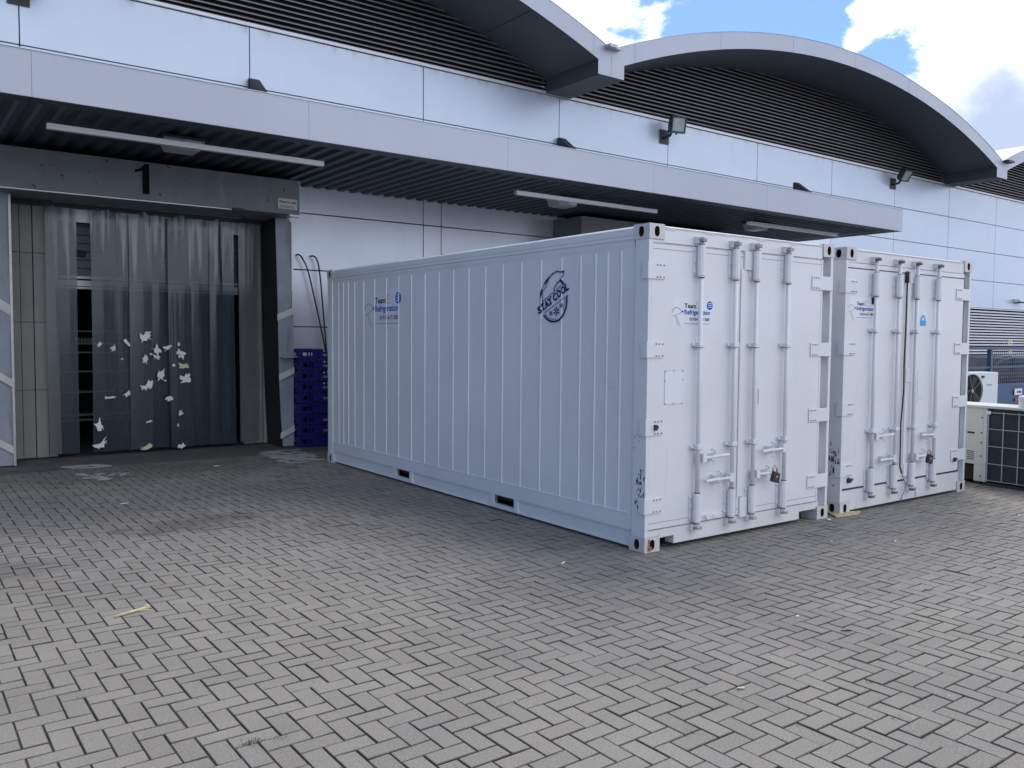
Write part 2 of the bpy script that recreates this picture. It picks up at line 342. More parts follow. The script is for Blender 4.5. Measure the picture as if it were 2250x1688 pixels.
def paving():
    rnd = random.Random(3)
    OX, OY = -4.09, -1.307
    X0, X1, Y0, Y1 = -8.0, 11.0, -5.0, 7.2
    v = []; f = []; cols = []
    i0, i1 = int((X0-OX)/.1), int((X1-OX)/.1); j0, j1 = int((Y0-OY)/.1), int((Y1-OY)/.1)
    ch = .0035; gp = .0026
    for i in range(i0, i1):
        for j in range(j0, j1):
            k = (i+j) % 4
            if k == 0: a, b, c, d = i, j, i+2, j+1
            elif k == 2: a, b, c, d = i, j, i+1, j+2
            else: continue
            x0, y0, x1, y1 = OX+a*.1+gp, OY+b*.1+gp, OX+c*.1-gp, OY+d*.1-gp
            
            jx, jy = rnd.uniform(-.0012, .0012), rnd.uniform(-.0012, .0012)
            x0 += jx; x1 += jx; y0 += jy; y1 += jy
            zz = [rnd.uniform(-.0018, .0008)-(.004 if rnd.random() < .02 else 0)]*4; tx, ty = rnd.uniform(-.0014, .0014), rnd.uniform(-.0014, .0014)
            zz = [zz[0]-tx-ty, zz[0]+tx-ty, zz[0]+tx+ty, zz[0]-tx+ty]
            n = len(v)
            v += [(x0, y0, -.012), (x1, y0, -.012), (x1, y1, -.012), (x0, y1, -.012)]
            v += [(x0, y0, zz[0]-ch), (x1, y0, zz[1]-ch), (x1, y1, zz[2]-ch), (x0, y1, zz[3]-ch)]
            v += [(x0+ch, y0+ch, zz[0]), (x1-ch, y0+ch, zz[1]), (x1-ch, y1-ch, zz[2]), (x0+ch, y1-ch, zz[3])]
            for q in range(4):
                r = (q+1) % 4
                f.append((n+q, n+r, n+4+r, n+4+q)); f.append((n+4+q, n+4+r, n+8+r, n+8+q))
            f.append((n+8, n+9, n+10, n+11))
            s = rnd.gauss(1, .036); h = rnd.random()
            base = (.240, .217, .188)
            if h < .12: base = (.246, .219, .190)
            elif h < .22: base = (.238, .217, .190)
            elif h < .30: base = (.228, .206, .178)
            cols.append(tuple(max(.05, c*s) for c in base))
    n = len(v); v += [(X0-.2, Y0-.2, -.007), (X1+.2, Y0-.2, -.007), (X1+.2, Y1+.2, -.007), (X0-.2, Y1+.2, -.007)]; f.append((n, n+1, n+2, n+3))
    me = bpy.data.meshes.new('paving'); me.from_pydata(v, [], f)
    P = bpy.data.materials.new('block_paving'); P.use_nodes = True; t = P.node_tree; nn = t.nodes; l = t.links; b = nn['Principled BSDF']
    at = nn.new('ShaderNodeAttribute'); at.attribute_name = 'tone'
    tcn = nn.new('ShaderNodeTexCoord')
    def noise(sc, det=5, ro=.6):
        x = nn.new('ShaderNodeTexNoise'); x.inputs['Scale'].default_value = sc; x.inputs['Detail'].default_value = det; x.inputs['Roughness'].default_value = ro
        l.new(tcn.outputs['Object'], x.inputs['Vector']); return x.outputs['Fac']
    def rng(src, a, b_, c, d):
        r = nn.new('ShaderNodeMapRange'); r.inputs[1].default_value = a; r.inputs[2].default_value = b_; r.inputs[3].default_value = c; r.inputs[4].default_value = d; l.new(src, r.inputs[0]); return r.outputs[0]
    def mul(a, b_):
        x = nn.new('ShaderNodeMix'); x.data_type = 'RGBA'; x.blend_type = 'MULTIPLY'; x.inputs[0].default_value = 1; l.new(a, x.inputs[6]); l.new(b_, x.inputs[7]); return x.outputs[2]
    c = mul(at.outputs['Color'], rng(noise(120, 4, .75), .28, .72, .62, 1.38))     # aggregate speckle
    c = mul(c, rng(noise(1.1, 5), .3, .7, .88, 1.10)); c = mul(c, rng(noise(.33, 4), .3, .7, .90, 1.08))                               # patchy wear
    # damp / oil stains lying on the yard, plus shade painted before the dock
    def stain_or_shade(x, y, rx, ry, amt, col=(.055, .05, .042, 1), lo=.55):
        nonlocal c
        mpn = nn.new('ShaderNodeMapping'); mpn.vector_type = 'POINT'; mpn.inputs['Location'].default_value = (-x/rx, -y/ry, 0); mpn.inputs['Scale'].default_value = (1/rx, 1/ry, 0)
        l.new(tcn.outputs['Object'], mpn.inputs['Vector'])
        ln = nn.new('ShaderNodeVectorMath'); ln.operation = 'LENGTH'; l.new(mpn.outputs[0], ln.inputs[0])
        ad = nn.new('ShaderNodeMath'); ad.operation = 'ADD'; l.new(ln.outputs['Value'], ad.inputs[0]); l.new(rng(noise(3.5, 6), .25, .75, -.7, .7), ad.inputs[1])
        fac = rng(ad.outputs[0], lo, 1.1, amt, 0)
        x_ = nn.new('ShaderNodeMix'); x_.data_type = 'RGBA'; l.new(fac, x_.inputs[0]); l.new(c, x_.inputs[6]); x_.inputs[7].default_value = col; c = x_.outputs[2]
    stain_or_shade(-2.6, 3.1, .75, .35, .42); stain_or_shade(-4.2, 2.2, .5, .35, .3); stain_or_shade(-4.05, 1.75, .25, .15, .15, (.20, .11, .08, 1))
    stain_or_shade(-.9, 3.6, 1.2, 1.6, .2); stain_or_shade(-2.5, 6.6, 3.2, 1.1, .55, (.085, .08, .075, 1), .3)  # last one: dock dirt that also paints in the building's shade
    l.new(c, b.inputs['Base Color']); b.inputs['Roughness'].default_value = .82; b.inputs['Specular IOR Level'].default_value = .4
    bn = nn.new('ShaderNodeBump'); bn.inputs['Strength'].default_value = .5; bn.inputs['Distance'].default_value = .003; l.new(noise(140, 3, .7), bn.inputs['Height']); l.new(bn.outputs[0], b.inputs['Normal'])
    me.materials.append(P)
    ca = me.color_attributes.new('tone', 'FLOAT_COLOR', 'CORNER')
    flat = []
    for q in cols:
        for fi in range(9):
            if fi == 8: cc = q
            elif fi % 2: cc = tuple(x*.5 for x in q)      # worn chamfer holds dirt
            else: cc = (.04, .035, .028)
            flat += [*cc, 1]*4
    flat += [.042, .037, .029, 1]*4
    ca.data.foreach_set('color', flat)
    o = bpy.data.objects.new('paving', me); COL.objects.link(o)
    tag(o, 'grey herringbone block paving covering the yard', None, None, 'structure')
paving()
ap = MB(); ap.box(-9, 7.12, -.02, 24, 8.3, .004)
M['apron'] = mat('dock_apron', (.105, .10, .095), .85, 0, .18, 1.6, .3, 30, spots=[((.045, .043, .04), 2.0, .52, .72)])
tag(ap.build('dock_apron', M['apron']), 'dirty grey concrete strip along the foot of the warehouse', None, None, 'structure')
M['wornpaint'] = mat('worn_white_paint', (.42, .41, .39), .8, 0, .12, 6)
def worn_patch(pts, seed, n, smin, smax, name, label):
    rnd = random.Random(seed); mb = MB()
    x0 = min(p[0] for p in pts); x1 = max(p[0] for p in pts); y0 = min(p[1] for p in pts); y1 = max(p[1] for p in pts)
    def inside(x, y):
        c = False; k = len(pts)
        for a in range(k):
            (xa, ya), (xb, yb) = pts[a], pts[(a+1) % k]
            if (ya > y) != (yb > y) and x < (xb-xa)*(y-ya)/(yb-ya)+xa: c = not c
        return c
    cnt = 0
    while cnt < n:
        x, y = rnd.uniform(x0, x1), rnd.uniform(y0, y1)
        if not inside(x, y): continue
        s = rnd.uniform(smin, smax); k = 9; z = .0055+cnt*.00002
        ph = [rnd.uniform(.45, 1.25) for _ in range(k)]
        mb.poly([(x+math.cos(2*math.pi*q/k)*s*1.3*ph[q], y+math.sin(2*math.pi*q/k)*s*ph[q], z) for q in range(k)]); cnt += 1
    tag(mb.build(name, M['wornpaint'], fix=False), label, None, None, 'structure')
worn_patch([(-.43, 7.5), (.21, 7.5), (.07, 6.2), (-.5, 6.1)], 5, 150, .02, .09, 'ground_marking', 'worn white paint patch on the ground by the right dock pad')
worn_patch([(-2.95, 7.45), (-2.5, 7.4), (-2.45, 7.1), (-2.95, 7.15)], 6, 60, .02, .07, 'ground_marking', 'worn white paint patch before the strip curtain')
worn_patch([(-3.0, 6.7), (-2.7, 6.75), (-2.68, 6.1), (-2.9, 6.05)], 8, 30, .015, .06, 'ground_marking', 'flaked white paint remains on the ground left of the door')
worn_patch([(-2.6, 6.6), (-2.38, 6.5), (-2.4, 6.3), (-2.65, 6.3)], 9, 16, .015, .05, 'ground_marking', 'small flakes of white paint on the ground before the door')

# ------------------------------------------------------------------ warehouse
YW = 8.2
wh = thing('warehouse', 'long silver panelled warehouse with barrel vaulted roofs and dark louvres', 'building', (0, YW, 0))
def W(mb, name, mats, par=None, **k):
    """world-space mesh parented to the warehouse (or one of its parts)"""
    o = mb.build(name, mats, None, **k); o.parent = wh if par is None else par
    o.matrix_parent_inverse = Matrix.Translation((0, -YW, 0)) if par is None else Matrix.Identity(4); return o
VX = [-3.264+3.04*i for i in range(-3, 14)]
GA = .007
def panels(mb, xs, zs, y=YW, t=.05, skip=None):
    for a, b in zip(xs, xs[1:]):
        for c, d in zip(zs, zs[1:]):
            if skip and skip((a+b)/2, (c+d)/2): continue
            mb.box(a+GA, y, c+GA, b-GA, y+t, d-GA)
up = MB(); panels(up, VX, [4.563, 5.468, 6.365]); W(up, 'wall_cladding', M['panel'], bevel=.004)
lo = MB()
panels(lo, [.30, 2.82, 3.185, 5.85], [.0, .955, 1.86, 2.765, 3.66, 4.563], skip=lambda x, z: 3.185 < x < 5.85 and z < 2.9)
panels(lo, [9.9, 11.936, 14.976], [.0, .955, 1.86, 2.765, 3.66, 4.563]); 
panels(lo, [-12.4, -9.344, -6.3, -3.75], [.0, .955, 1.86, 2.765, 3.66, 4.563])
lo.box(-3.75, YW, 4.0, .30-GA, YW+.05, 4.563-GA); lo.box(5.85+GA, YW, 4.0, 9.9-GA, YW+.05, 4.563-GA)
W(lo, 'wall_cladding', M['panel_low'], bevel=.004)
rt = MB(); panels(rt, [x for x in VX if x > 14.9], [2.80, 3.66, 4.563]); W(rt, 'wall_cladding', M['panel'], bevel=.004)
bk = MB()
bk.box(-12.4, YW+.06, 4.0, 36.8, YW+.2, 6.36); bk.box(.30, YW+.06, 0, 5.7, YW+.2, 4.0); bk.box(9.9, YW+.06, 0, 36.8, YW+.2, 4.0); bk.box(-12.4, YW+.06, 0, -3.75, YW+.2, 4.0)
W(bk, 'wall_core', M['backing'])
# hollow body behind the front
bd = MB(); bd.box(-12.4, 34, 0, 36.8, 34.2, 6.4); bd.box(-12.4, YW+.2, 0, -12.2, 34, 6.4); bd.box(36.6, YW+.2, 0, 36.8, 34, 6.4)
W(bd, 'rear_walls', M['panel_low'])
# personnel door, almost wholly behind the container
dr = MB(); dr.box(3.23, YW+.02, .02, 5.80, YW+.055, 3.15); dro = W(dr, 'door', M['panel_low'])
fr = MB(); fr.box(3.19, YW-.02, .0, 3.23, YW+.055, 3.185); fr.box(3.23, YW-.02, 3.15, 5.84, YW+.055, 3.185); W(fr, 'door_frame', M['darksteel'], dro)
# louvres and vaults
ZS, SAG, HC = 6.64, 1.385, 7.27
RAD = (HC*HC+SAG*SAG)/(2*SAG)
def arc(x, xc, off=0.0):
    zc = ZS+SAG-RAD; return zc+math.sqrt(max(0, (RAD+off)**2-(x-xc)**2))
YF = 6.68
fl = MB(); fl.box(-12.4, YW-.03, 6.372, 36.8, YW+.05, 6.420); W(fl, 'louvre_sill', M['edge'])
fl = MB(); fl.box(-12.4, YW-.012, 6.423, 36.8, YW+.05, 6.442); W(fl, 'louvre_sill', M['darksteel'])
for xc in (13.38-15.17, 13.38, 13.38+15.17):
    a, b = xc-HC, xc+HC
    lv = MB()
    k = 0
    z = 6.468
    while z < ZS+SAG+.1:
        zt = z+.05
        # half width of the arc at this height
        zc = ZS+SAG-RAD; h2 = RAD**2-(z-zc)**2
        hw = math.sqrt(h2) if h2 > 0 else 0
        hw = min(hw, HC)
        if hw > .2:
            x0, x1 = max(xc-hw, -12.4), min(xc+hw, 36.8)
            lv.prism([(YW-.045, z), (YW-.040, z-.006), (YW+.02, z+.042), (YW+.018, z+.050)], 'x', x0, x1)
            lv.prism([(YW-.0455, z+.001), (YW-.041, z-.0065), (YW-.0465, z-.0045), (YW-.0475, z+.012)], 'x', x0, x1)
        z += .083
    W(lv, 'louvre', M['louvre'])
    ns = 40
    xs = [a+(b-a)*i/ns for i in range(ns+1)]
    bm_ = MB(); pts = [(max(a, -12.4), 6.36)]+[(x, arc(x, xc)) for x in xs if x > -12.4]+[(b, 6.36)]
    bm_.prism(pts, 'y', YW+.07, YW+.09); W(bm_, 'louvre_backing', M['louvreb'])
    # vault shell (soffit below, sheet on top)
    so_ = MB()
    for i in range(ns):
        so_.poly([(xs[i], YF+.02, arc(xs[i], xc)), (xs[i+1], YF+.02, arc(xs[i+1], xc)), (xs[i+1], YW+.08, arc(xs[i+1], xc)), (xs[i], YW+.08, arc(xs[i], xc))])
        if i % 4 == 0 and xc < 0: so_.box(xs[i]-.02, YF+.05, arc(xs[i], xc)-.012, xs[i]+.02, YW, arc(xs[i], xc)+.01)
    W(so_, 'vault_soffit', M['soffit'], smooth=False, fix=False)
    rf = MB(); T = .335
    ex = HC+.30
    xr = [xc-ex+2*ex*i/ns for i in range(ns+1)]
    for i in range(ns):
        rf.poly([(xr[i], YF-.01, arc(xr[i], xc, T)), (xr[i+1], YF-.01, arc(xr[i+1], xc, T)), (xr[i+1], 34, arc(xr[i+1], xc, T)), (xr[i], 34, arc(xr[i], xc, T))])
        rf.poly([(xr[i], 34, arc(xr[i], xc, T)), (xr[i+1], 34, arc(xr[i+1], xc, T)), (xr[i+1], 34, 6.3), (xr[i], 34, 6.3)])
    ro = W(rf, 'vault_roof', M['roof'], smooth=True, fix=False)
    fa = MB()
    seams = [xc-7.5875]+[xc-7.0+2.36*i for i in range(7)]+[xc+7.5875]
    for s0, s1 in zip(seams, seams[1:]):
        q0, q1 = s0+(.0035 if s0 != seams[0] else 0), s1-(.0035 if s1 != seams[-1] else 0); nn_ = 8
        for i in range(nn_):
            xa, xb = q0+(q1-q0)*i/nn_, q0+(q1-q0)*(i+1)/nn_
            def lowz(x): return arc(x, xc) if abs(x-xc) < HC else 6.386
            za, zb = lowz(xa), lowz(xb)
            if abs(xa-xc) > HC-1e-6 or abs(xb-xc) > HC-1e-6:
                edge = xc+math.copysign(HC, xa-xc)
                if min(xa, xb) < edge < max(xa, xb):
                    for (p, q) in ((xa, edge), (edge, xb)):
                        mid = (p+q)/2
                        if abs(mid-xc) > HC: fa.poly([(p, YF, 6.386), (q, YF, 6.386), (q, YF, arc(q, xc, T)), (p, YF, arc(p, xc, T))])
                        else: fa.poly([(p, YF, arc(p, xc)), (q, YF, arc(q, xc)), (q, YF, arc(q, xc, T)), (p, YF, arc(p, xc, T))])
                    continue
            fa.poly([(xa, YF, za), (xb, YF, zb), (xb, YF, arc(xb, xc, T)), (xa, YF, arc(xa, xc, T))])
    fo = W(fa, 'roof_fascia', M['fascia'], fix=False)
    for s in seams[1:-1]: fb = MB(); fb.poly([(s-.02, YF+.004, arc(s, xc)+.002), (s+.02, YF+.004, arc(s, xc)+.002), (s+.02, YF+.004, arc(s, xc, T)-.002), (s-.02, YF+.004, arc(s, xc, T)-.002)]); W(fb, 'fascia_joint', M['steel'], fo, fix=False)
    lip = MB()
    for i in range(ns):   # drip edge returning under the fascia
        lip.poly([(xs[i], YF, arc(xs[i], xc)), (xs[i+1], YF, arc(xs[i+1], xc)), (xs[i+1], YF+.08, arc(xs[i+1], xc)-.003), (xs[i], YF+.08, arc(xs[i], xc)-.003)])
    W(lip, 'fascia_lip', M['soffit'], fo, fix=False)
for xb in (5.505, 20.675, -9.665+0.0):
    bm_ = MB(); bm_.box(xb, YF+.012, 6.380, xb+.605, YW-.02, 6.66); W(bm_, 'gutter_beam', M['soffit'])
sp = MB(); sp.box(5.62, YF-.16, 6.85, 5.80, YF-.005, 6.905); sp.box(5.80, YF-.10, 6.855, 5.95, YF-.005, 6.89); W(sp, 'gutter_outlet', M['steel'])
sp = MB(); sp.box(21.0, YF-.16, 6.83, 21.35, YF-.005, 6.89); W(sp, 'gutter_outlet', M['darksteel'])
# ribbed lower cladding to the right
rc = MB()
z = .02
prof = []
while z < 2.74:
    rc.prism([(YW+.005, z+.052), (YW-.040, z+.048), (YW-.045, z+.006), (YW-.03, z), (YW+.005, z+.004)], 'x', 14.99, 36.8); z += .088
rc.box(14.99, YW+.03, .02, 36.8, YW+.05, 2.76, m=1); W(rc, 'ribbed_cladding', [M['cladding'], M['louvreb']])
rc = MB(); rc.box(14.99, YW-.03, 2.765, 36.8, YW+.05, 2.793); W(rc, 'cladding_flashing', M['edge'])

# canopy
cn = MB(); CX0, CX1, CY0, CZ0, CZ1 = -9.0, 12.70, 5.0, 4.045, 4.50
seamx = [CX0, -6.45, -3.55, -.65, 2.29, 5.19, 8.085, 10.98, CX1]
for a, b in zip(seamx, seamx[1:]): cn.box(a+.0015, CY0, CZ0, b-.0015, CY0+.03, CZ1)
cn.box(CX1-.03, CY0+.03, CZ0, CX1, YW-.01, CZ1)
canopy = W(cn, 'canopy', M['fascia'])
cs = MB(); x = CX0+.03; prof = []
while x < CX1-.25:
    prof += [(x, CZ0+.055), (x+.075, CZ0+.055), (x+.105, CZ0+.02), (x+.18, CZ0+.02)]; x += .21
prof += [(CX1-.035, CZ0+.03), (CX1-.035, CZ0+.09), (CX0+.03, CZ0+.09)]
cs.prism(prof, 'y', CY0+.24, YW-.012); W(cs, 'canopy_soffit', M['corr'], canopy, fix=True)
cl = MB()
for a, b in zip(seamx, seamx[1:]):
    for c, d in ((a, (a+b)/2), ((a+b)/2, b)): cl.box(max(c, CX0)+.003, CY0+.031, CZ0-.002, min(d, CX1-.03)-.003, CY0+.245, CZ0+.018)
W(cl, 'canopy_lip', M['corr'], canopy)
cr = MB(); cr.box(CX0, CY0+.03, CZ1-.03, CX1-.03, YW-.01, CZ1-.005); W(cr, 'canopy_roof', M['roof'], canopy)
ct = MB(); ct.box(CX0, CY0-.012, CZ1+.0005, CX1, CY0+.06, CZ1+.006); W(ct, 'canopy_flashing', M['edge'], canopy)
for bx, by in ((-.25, YW), (5.81, YW), (12.52, 7.62)):
    br = MB(); zt = 5.585 if by == YW else 5.42
    br.prism([(by-.005, 4.48), (by-.005, zt), (by-.07, zt), (by-.62, zt-.42), (by-.70, zt-.44), (by-.70, 4.48)], 'x', bx, bx+.012)
    br.prism([(by-.005, 4.48), (by-.005, zt), (by-.07, zt), (by-.62, zt-.42), (by-.70, zt-.44), (by-.70, 4.48)], 'x', bx+.128, bx+.14)
    br.prism([(by-.06, zt-.004), (by-.07, zt), (by-.62, zt-.42), (by-.61, zt-.424)], 'x', bx-.01, bx+.15)
    br.box(bx+.012, by-.075, 4.48, bx+.128, by-.065, zt-.01); br.box(bx-.01, by-.06, 4.48, bx+.15, by-.02, zt-.002)
    W(br, 'canopy_bracket', M['darksteel'], canopy)

# dock opening behind the shelter
dw = MB()
YD = 8.5
def reveal(mb, x0, x1):
    x = x0; k = 0
    while x < x1-.01:
        e = min(x+.155, x1)
        for a, b in ((.01, .94), (.945, 1.865), (1.87, 2.805), (2.81, 3.99)): mb.box(x+.004, YD-(0 if k % 2 else .02), a, e-.004, YD+.06, b)
        x = e; k += 1
reveal(dw, -3.75, -2.86); W(dw, 'dock_reveal', M['dockwall'], bevel=.003)
dw = MB(); reveal(dw, -.26, .30); W(dw, 'dock_reveal', M['dockwall'], bevel=.003)
dl = MB(); dl.box(-2.86, YD, 3.27, -.26, YD+.06, 3.99); W(dl, 'door_lintel', M['edge'])
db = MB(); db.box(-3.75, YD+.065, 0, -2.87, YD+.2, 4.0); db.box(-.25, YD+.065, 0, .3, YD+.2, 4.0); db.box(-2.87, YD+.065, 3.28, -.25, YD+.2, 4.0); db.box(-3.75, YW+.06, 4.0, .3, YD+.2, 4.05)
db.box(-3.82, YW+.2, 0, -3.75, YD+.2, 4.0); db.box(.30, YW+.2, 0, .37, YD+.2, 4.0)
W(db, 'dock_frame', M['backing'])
sd_ = MB(); z = 2.53
while z < 3.4:
    sd_.box(-2.86, 8.74, z+.004, -.26, 8.78, z+.115); z += .118
sdo = W(sd_, 'door', M['doorsec'], bevel=.004)
t_ = MB(); t_.box(-2.86, 8.72, 2.50, -.26, 8.79, 2.535); t_.box(-2.86, 8.72, 2.395, -.26, 8.79, 2.475); t_.box(-2.86, 8.72, 2.355, -.26, 8.785, 2.385); W(t_, 'door_bottom_rail', M['edge'], sdo)
t_ = MB(); t_.box(-2.86, 8.73, 2.385, -.26, 8.76, 2.50); W(t_, 'door_seal', M['backing'], sdo)
t_ = MB(); t_.box(-2.66, 8.69, 2.81, -2.44, 8.738, 2.90); W(t_, 'door_handle', M['rubber'], sdo, bevel=.015)
rm = MB()
rm.poly([(-3.75, 14, 0), (.3, 14, 0), (.3, 14, 3.99), (-3.75, 14, 3.99)]); rm.poly([(-3.75, YD+.2, 0), (-3.75, 14, 0), (-3.75, 14, 3.99), (-3.75, YD+.2, 3.99)])
rm.poly([(.3, YD+.2, 0), (.3, 14, 0), (.3, 14, 3.99), (.3, YD+.2, 3.99)]); rm.poly([(-3.75, YD+.2, 3.99), (.3, YD+.2, 3.99), (.3, 14, 3.99), (-3.75, 14, 3.99)])
rm.poly([(-3.75, 8.3, -.002), (.3, 8.3, -.002), (.3, 14, -.002), (-3.75, 14, -.002)])
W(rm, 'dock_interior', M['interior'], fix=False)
# dock 2 recess
d2 = MB(); d2.box(5.7, YD+.065, 0, 9.9, YD+.2, 4.0); W(d2, 'dock_frame', M['backing'])

# storage rack seen through the missing strip
rk = thing('storage_rack', 'bare metal shelving in the dark behind the strip curtain gap', 'rack', (-2.3, 10.2, 0))
for x in (-.55, .75):
    for y in (-.25, .25): up_ = MB(); up_.box(x-.02, y-.02, 0, x+.02, y+.02, 2.1); up_.build('upright', M['rack'], rk)
for z in (.36, .44, .80, 1.12, 1.42, 1.555, 1.75):
    s_ = MB(); s_.box(-.53, -.25, z, .73, .25, z+.018); s_.build('shelf', M['rack'], rk)
gc = thing('bottle_row', 'pale row of small containers on a shelf inside the dock', 'containers', (-2.3, 10.0, 1.573))
for i in range(7):
    s_ = MB(); s_.tube([(-.12+i*.045, 0, 0), (-.12+i*.045, 0, .07), (-.12+i*.045, 0, .085)], [.018, .018, .010], 8); s_.build('bottle', M['rack'], gc)

# ------------------------------------------------------------------ dock shelters
def shelter(x0, x1, label, num, main):
    sh = thing('dock_shelter', label, 'dock shelter', (x0, 7.35, 0), 0, 'fabric dock shelters under the canopy')
    L = x1-x0
    h = MB(); h.box(0, 0, 3.49, L, .84, 3.995); ho = h.build('header', M['shelter'], sh, bevel=.012)
    e = MB(); e.box(0, -.012, 3.475, L-.95, .03, 3.488); e.build('header_trim', M['edge'], ho)
    e = MB(); e.box(L-.16, -.02, 3.462, L+.006, .10, 3.488); e.box(L-.001, -.004, 3.49, L+.008, .02, 3.99); e.build('header_trim', M['edge'], ho)
    pads = ((0, .23, 1), (L-.19, L+.05, -1)) if main else ((0.05, .28, 1),)
    for a, b, s in pads:
        p = MB()
        ya = .45
        pin = .06*(1 if s < 0 else -1)
        # slightly bowed fabric pad, narrower at the foot
        nseg = 14
        for i in range(nseg):
            z0, z1 = .02+i*3.47/nseg, .02+(i+1)*3.47/nseg
            def edge(z):
                t = 1-z/3.49
                i_in = (.09*t*t if s < 0 else -.0)
                o_out = .045*math.sin(z*1.3)*.3+.03*t
                return (a+i_in, b+o_out*(1 if s < 0 else 0))
            (xa0, xb0), (xa1, xb1) = edge(z0), edge(z1)
            bow0, bow1 = .02*math.sin(z0*2.1), .02*math.sin(z1*2.1)
            p.poly([(xa0, ya+bow0, z0), (xb0, ya+bow0, z0), (xb1, ya+bow1, z1), (xa1, ya+bow1, z1)])
            p.poly([(xa0, ya+bow0, z0), (xa1, ya+bow1, z1), (xa1, 1.1, z1), (xa0, 1.1, z0)], 1 if s < 0 else 0)
            p.poly([(xb0, ya+bow0, z0), (xb1, ya+bow1, z1), (xb1, .84, z1), (xb0, .84, z0)], 0 if s < 0 else 1)
        po = p.build('side_pad', [M['pad'], M['rubber']], sh, smooth=True, fix=False)
        st = MB()
        if s < 0:
            for zc, hh in ((2.0, .10), (1.085, .10), (.195, .095)):
                o0 = .04 if zc < .5 else (.02 if zc < 1.5 else 0)
                st = MB(); st.poly([(a+o0+.005, ya-.024, zc-.06), (b+.03, ya-.024, zc+.05), (b+.03, ya-.024, zc+.05+hh), (a+o0+.005, ya-.024, zc-.06+hh)]); st.build('reflective_stripe', M['stripe'], po, fix=False)
        else:
            for zc, hh in ((1.97, .13), (1.06, .10), (.2, .1)):
                st = MB(); st.poly([(a, ya-.024, zc+.12), (b-.0, ya-.024, zc-.04), (b-.0, ya-.024, zc-.04+hh), (a, ya-.024, zc+.12+hh)]); st.build('reflective_stripe', M['stripe'], po, fix=False)
        if s < 0:
            e = MB(); e.box(b-.008, ya-.03, 2.38, b+.016, ya+.03, 3.44); e.box(b-.002, ya-.034, 2.12, b+.02, ya+.02, 2.36); e.build('edge_trim', M['edge'], po)
            e = MB(); e.prism([(a+.05, 1.375), (b+.09, 1.385), (b+.09, 1.40), (a+.05, 1.395)], 'y', ya-.12, ya+.02); e.build('bump_ledge', M['steel'], po)
            e = MB(); e.box(a+.06, ya-.05, .0, b+.06, ya+.3, .018); e.build('foot_plate', M['darksteel'], po)
        else:
            e = MB(); e.box(b-.012, ya-.03, .02, b+.016, ya+.02, 3.47); e.build('edge_trim', M['steel'], po)
    if num:
        n = MB(); P = lambda u, v: (u, -.0145, v)
        # painted numeral 1
        cx = 1.72
        n.poly([P(cx, 3.57), P(cx+.085, 3.57), P(cx+.085, 3.965), P(cx+.03, 3.965), P(cx, 3.93)])
        n.poly([P(cx-.095, 3.842), P(cx-.001, 3.872), P(cx-.001, 3.93), P(cx-.04, 3.893), P(cx-.095, 3.878)])
        n.build('dock_number', M['ink'], ho, fix=False)
        s_ = MB(); s_.box(L-.34, -.022, 3.56, L-.045, -.0135, 3.71)
        so2 = s_.build('name_plate', M['stripe'], sh)
        n = MB(); P = lambda u, v: (u, -.0245, v)
        add_text(n, 'Thermo seal', P, L-.32, 3.645, .25, .034, 0, .02); 
        for k in range(2): n.poly([P(L-.30, 3.60-k*.02), P(L-.09, 3.60-k*.02), P(L-.09, 3.606-k*.02), P(L-.30, 3.606-k*.02)])
        n.build('plate_lettering', M['ink'], so2, fix=False)
        n = MB(); n.box(L-1.0, -.06, 3.455, L-.86, -.01, 3.50); n.build('header_clip', M['rubber'], ho)
    return sh
shelter(-3.70, .205, 'grey fabric dock shelter painted with the number 1 around the strip curtain', True, True)
shelter(5.72, 9.85, 'plain grey dock shelter under the canopy, its header just above the near container roof', False, False)

# ------------------------------------------------------------------ strip curtain
cu = thing('strip_curtain', 'grimy see-through plastic strip curtain with torn labels hanging in dock doorway', 'strip curtain', (-1.5, 8.4, 0))
t_ = MB(); t_.box(-1.95, -.02, 3.44, 1.75, .03, 3.50); t_.build('rail', M['darksteel'], cu)
scraps = [(-2.344, 1.568), (-2.17, 1.514), (-1.99, 1.597), (-1.729, 1.681), (-1.573, 1.486), (-1.424, 1.528), (-1.274, 1.571), (-1.248, 1.42), (-1.209, 1.257), (-1.183, 1.07), (-1.747, 1.361), (-1.537, 1.134), (-1.699, 0.983), (-1.588, 1.388), (-2.231, 0.818), (-1.988, 0.86), (-1.42, 0.776), (-1.259, 0.55), (-2.374, 0.428), (-2.341, 0.167), (-1.707, 0.449), (-1.738, 0.076), (-1.259, 0.06), (-1.297, 0.379), (-1.471, 1.042), (-2.058, 1.363), (-1.351, 1.267), (-1.78, .95), (-1.66, 1.43)]
sizes = [(.05, .10, -35), (.08, .09, 10), (.05, .13, 35), (.17, .14, 12), (.10, .15, 40), (.13, .07, 20), (.04, .07, 0), (.14, .12, -30), (.18, .11, -5), (.17, .16, 8), (.07, .14, -15), (.10, .18, -20), (.12, .16, -30), (.09, .08, 0), (.18, .045, -3), (.11, .07, 35), (.10, .11, 20), (.07, .09, 0), (.10, .18, 25), (.20, .10, 30), (.09, .03, 15), (.18, .09, 18), (.12, .09, 10), (.03, .05, 0), (.04, .035, 0), (.035, .03, 0), (.05, .05, 30), (.06, .08, 20), (.04, .04, 0)]
strips = [(-2.99, -2.84, 0, 2), (-2.87, -2.60, 0, 0), (-2.43, -2.10, 1, 0), (-2.14, -1.90, 1, 0), (-1.93, -1.62, 1, 1), (-1.66, -1.37, 1, 0), (-1.40, -1.07, 1, 0), (-1.10, -.77, 1, 0), (-.80, -.60, 1, 0), (-.63, -.42, 0, 0), (-.36, -.06, 0, 2)]
rnd = random.Random(11)
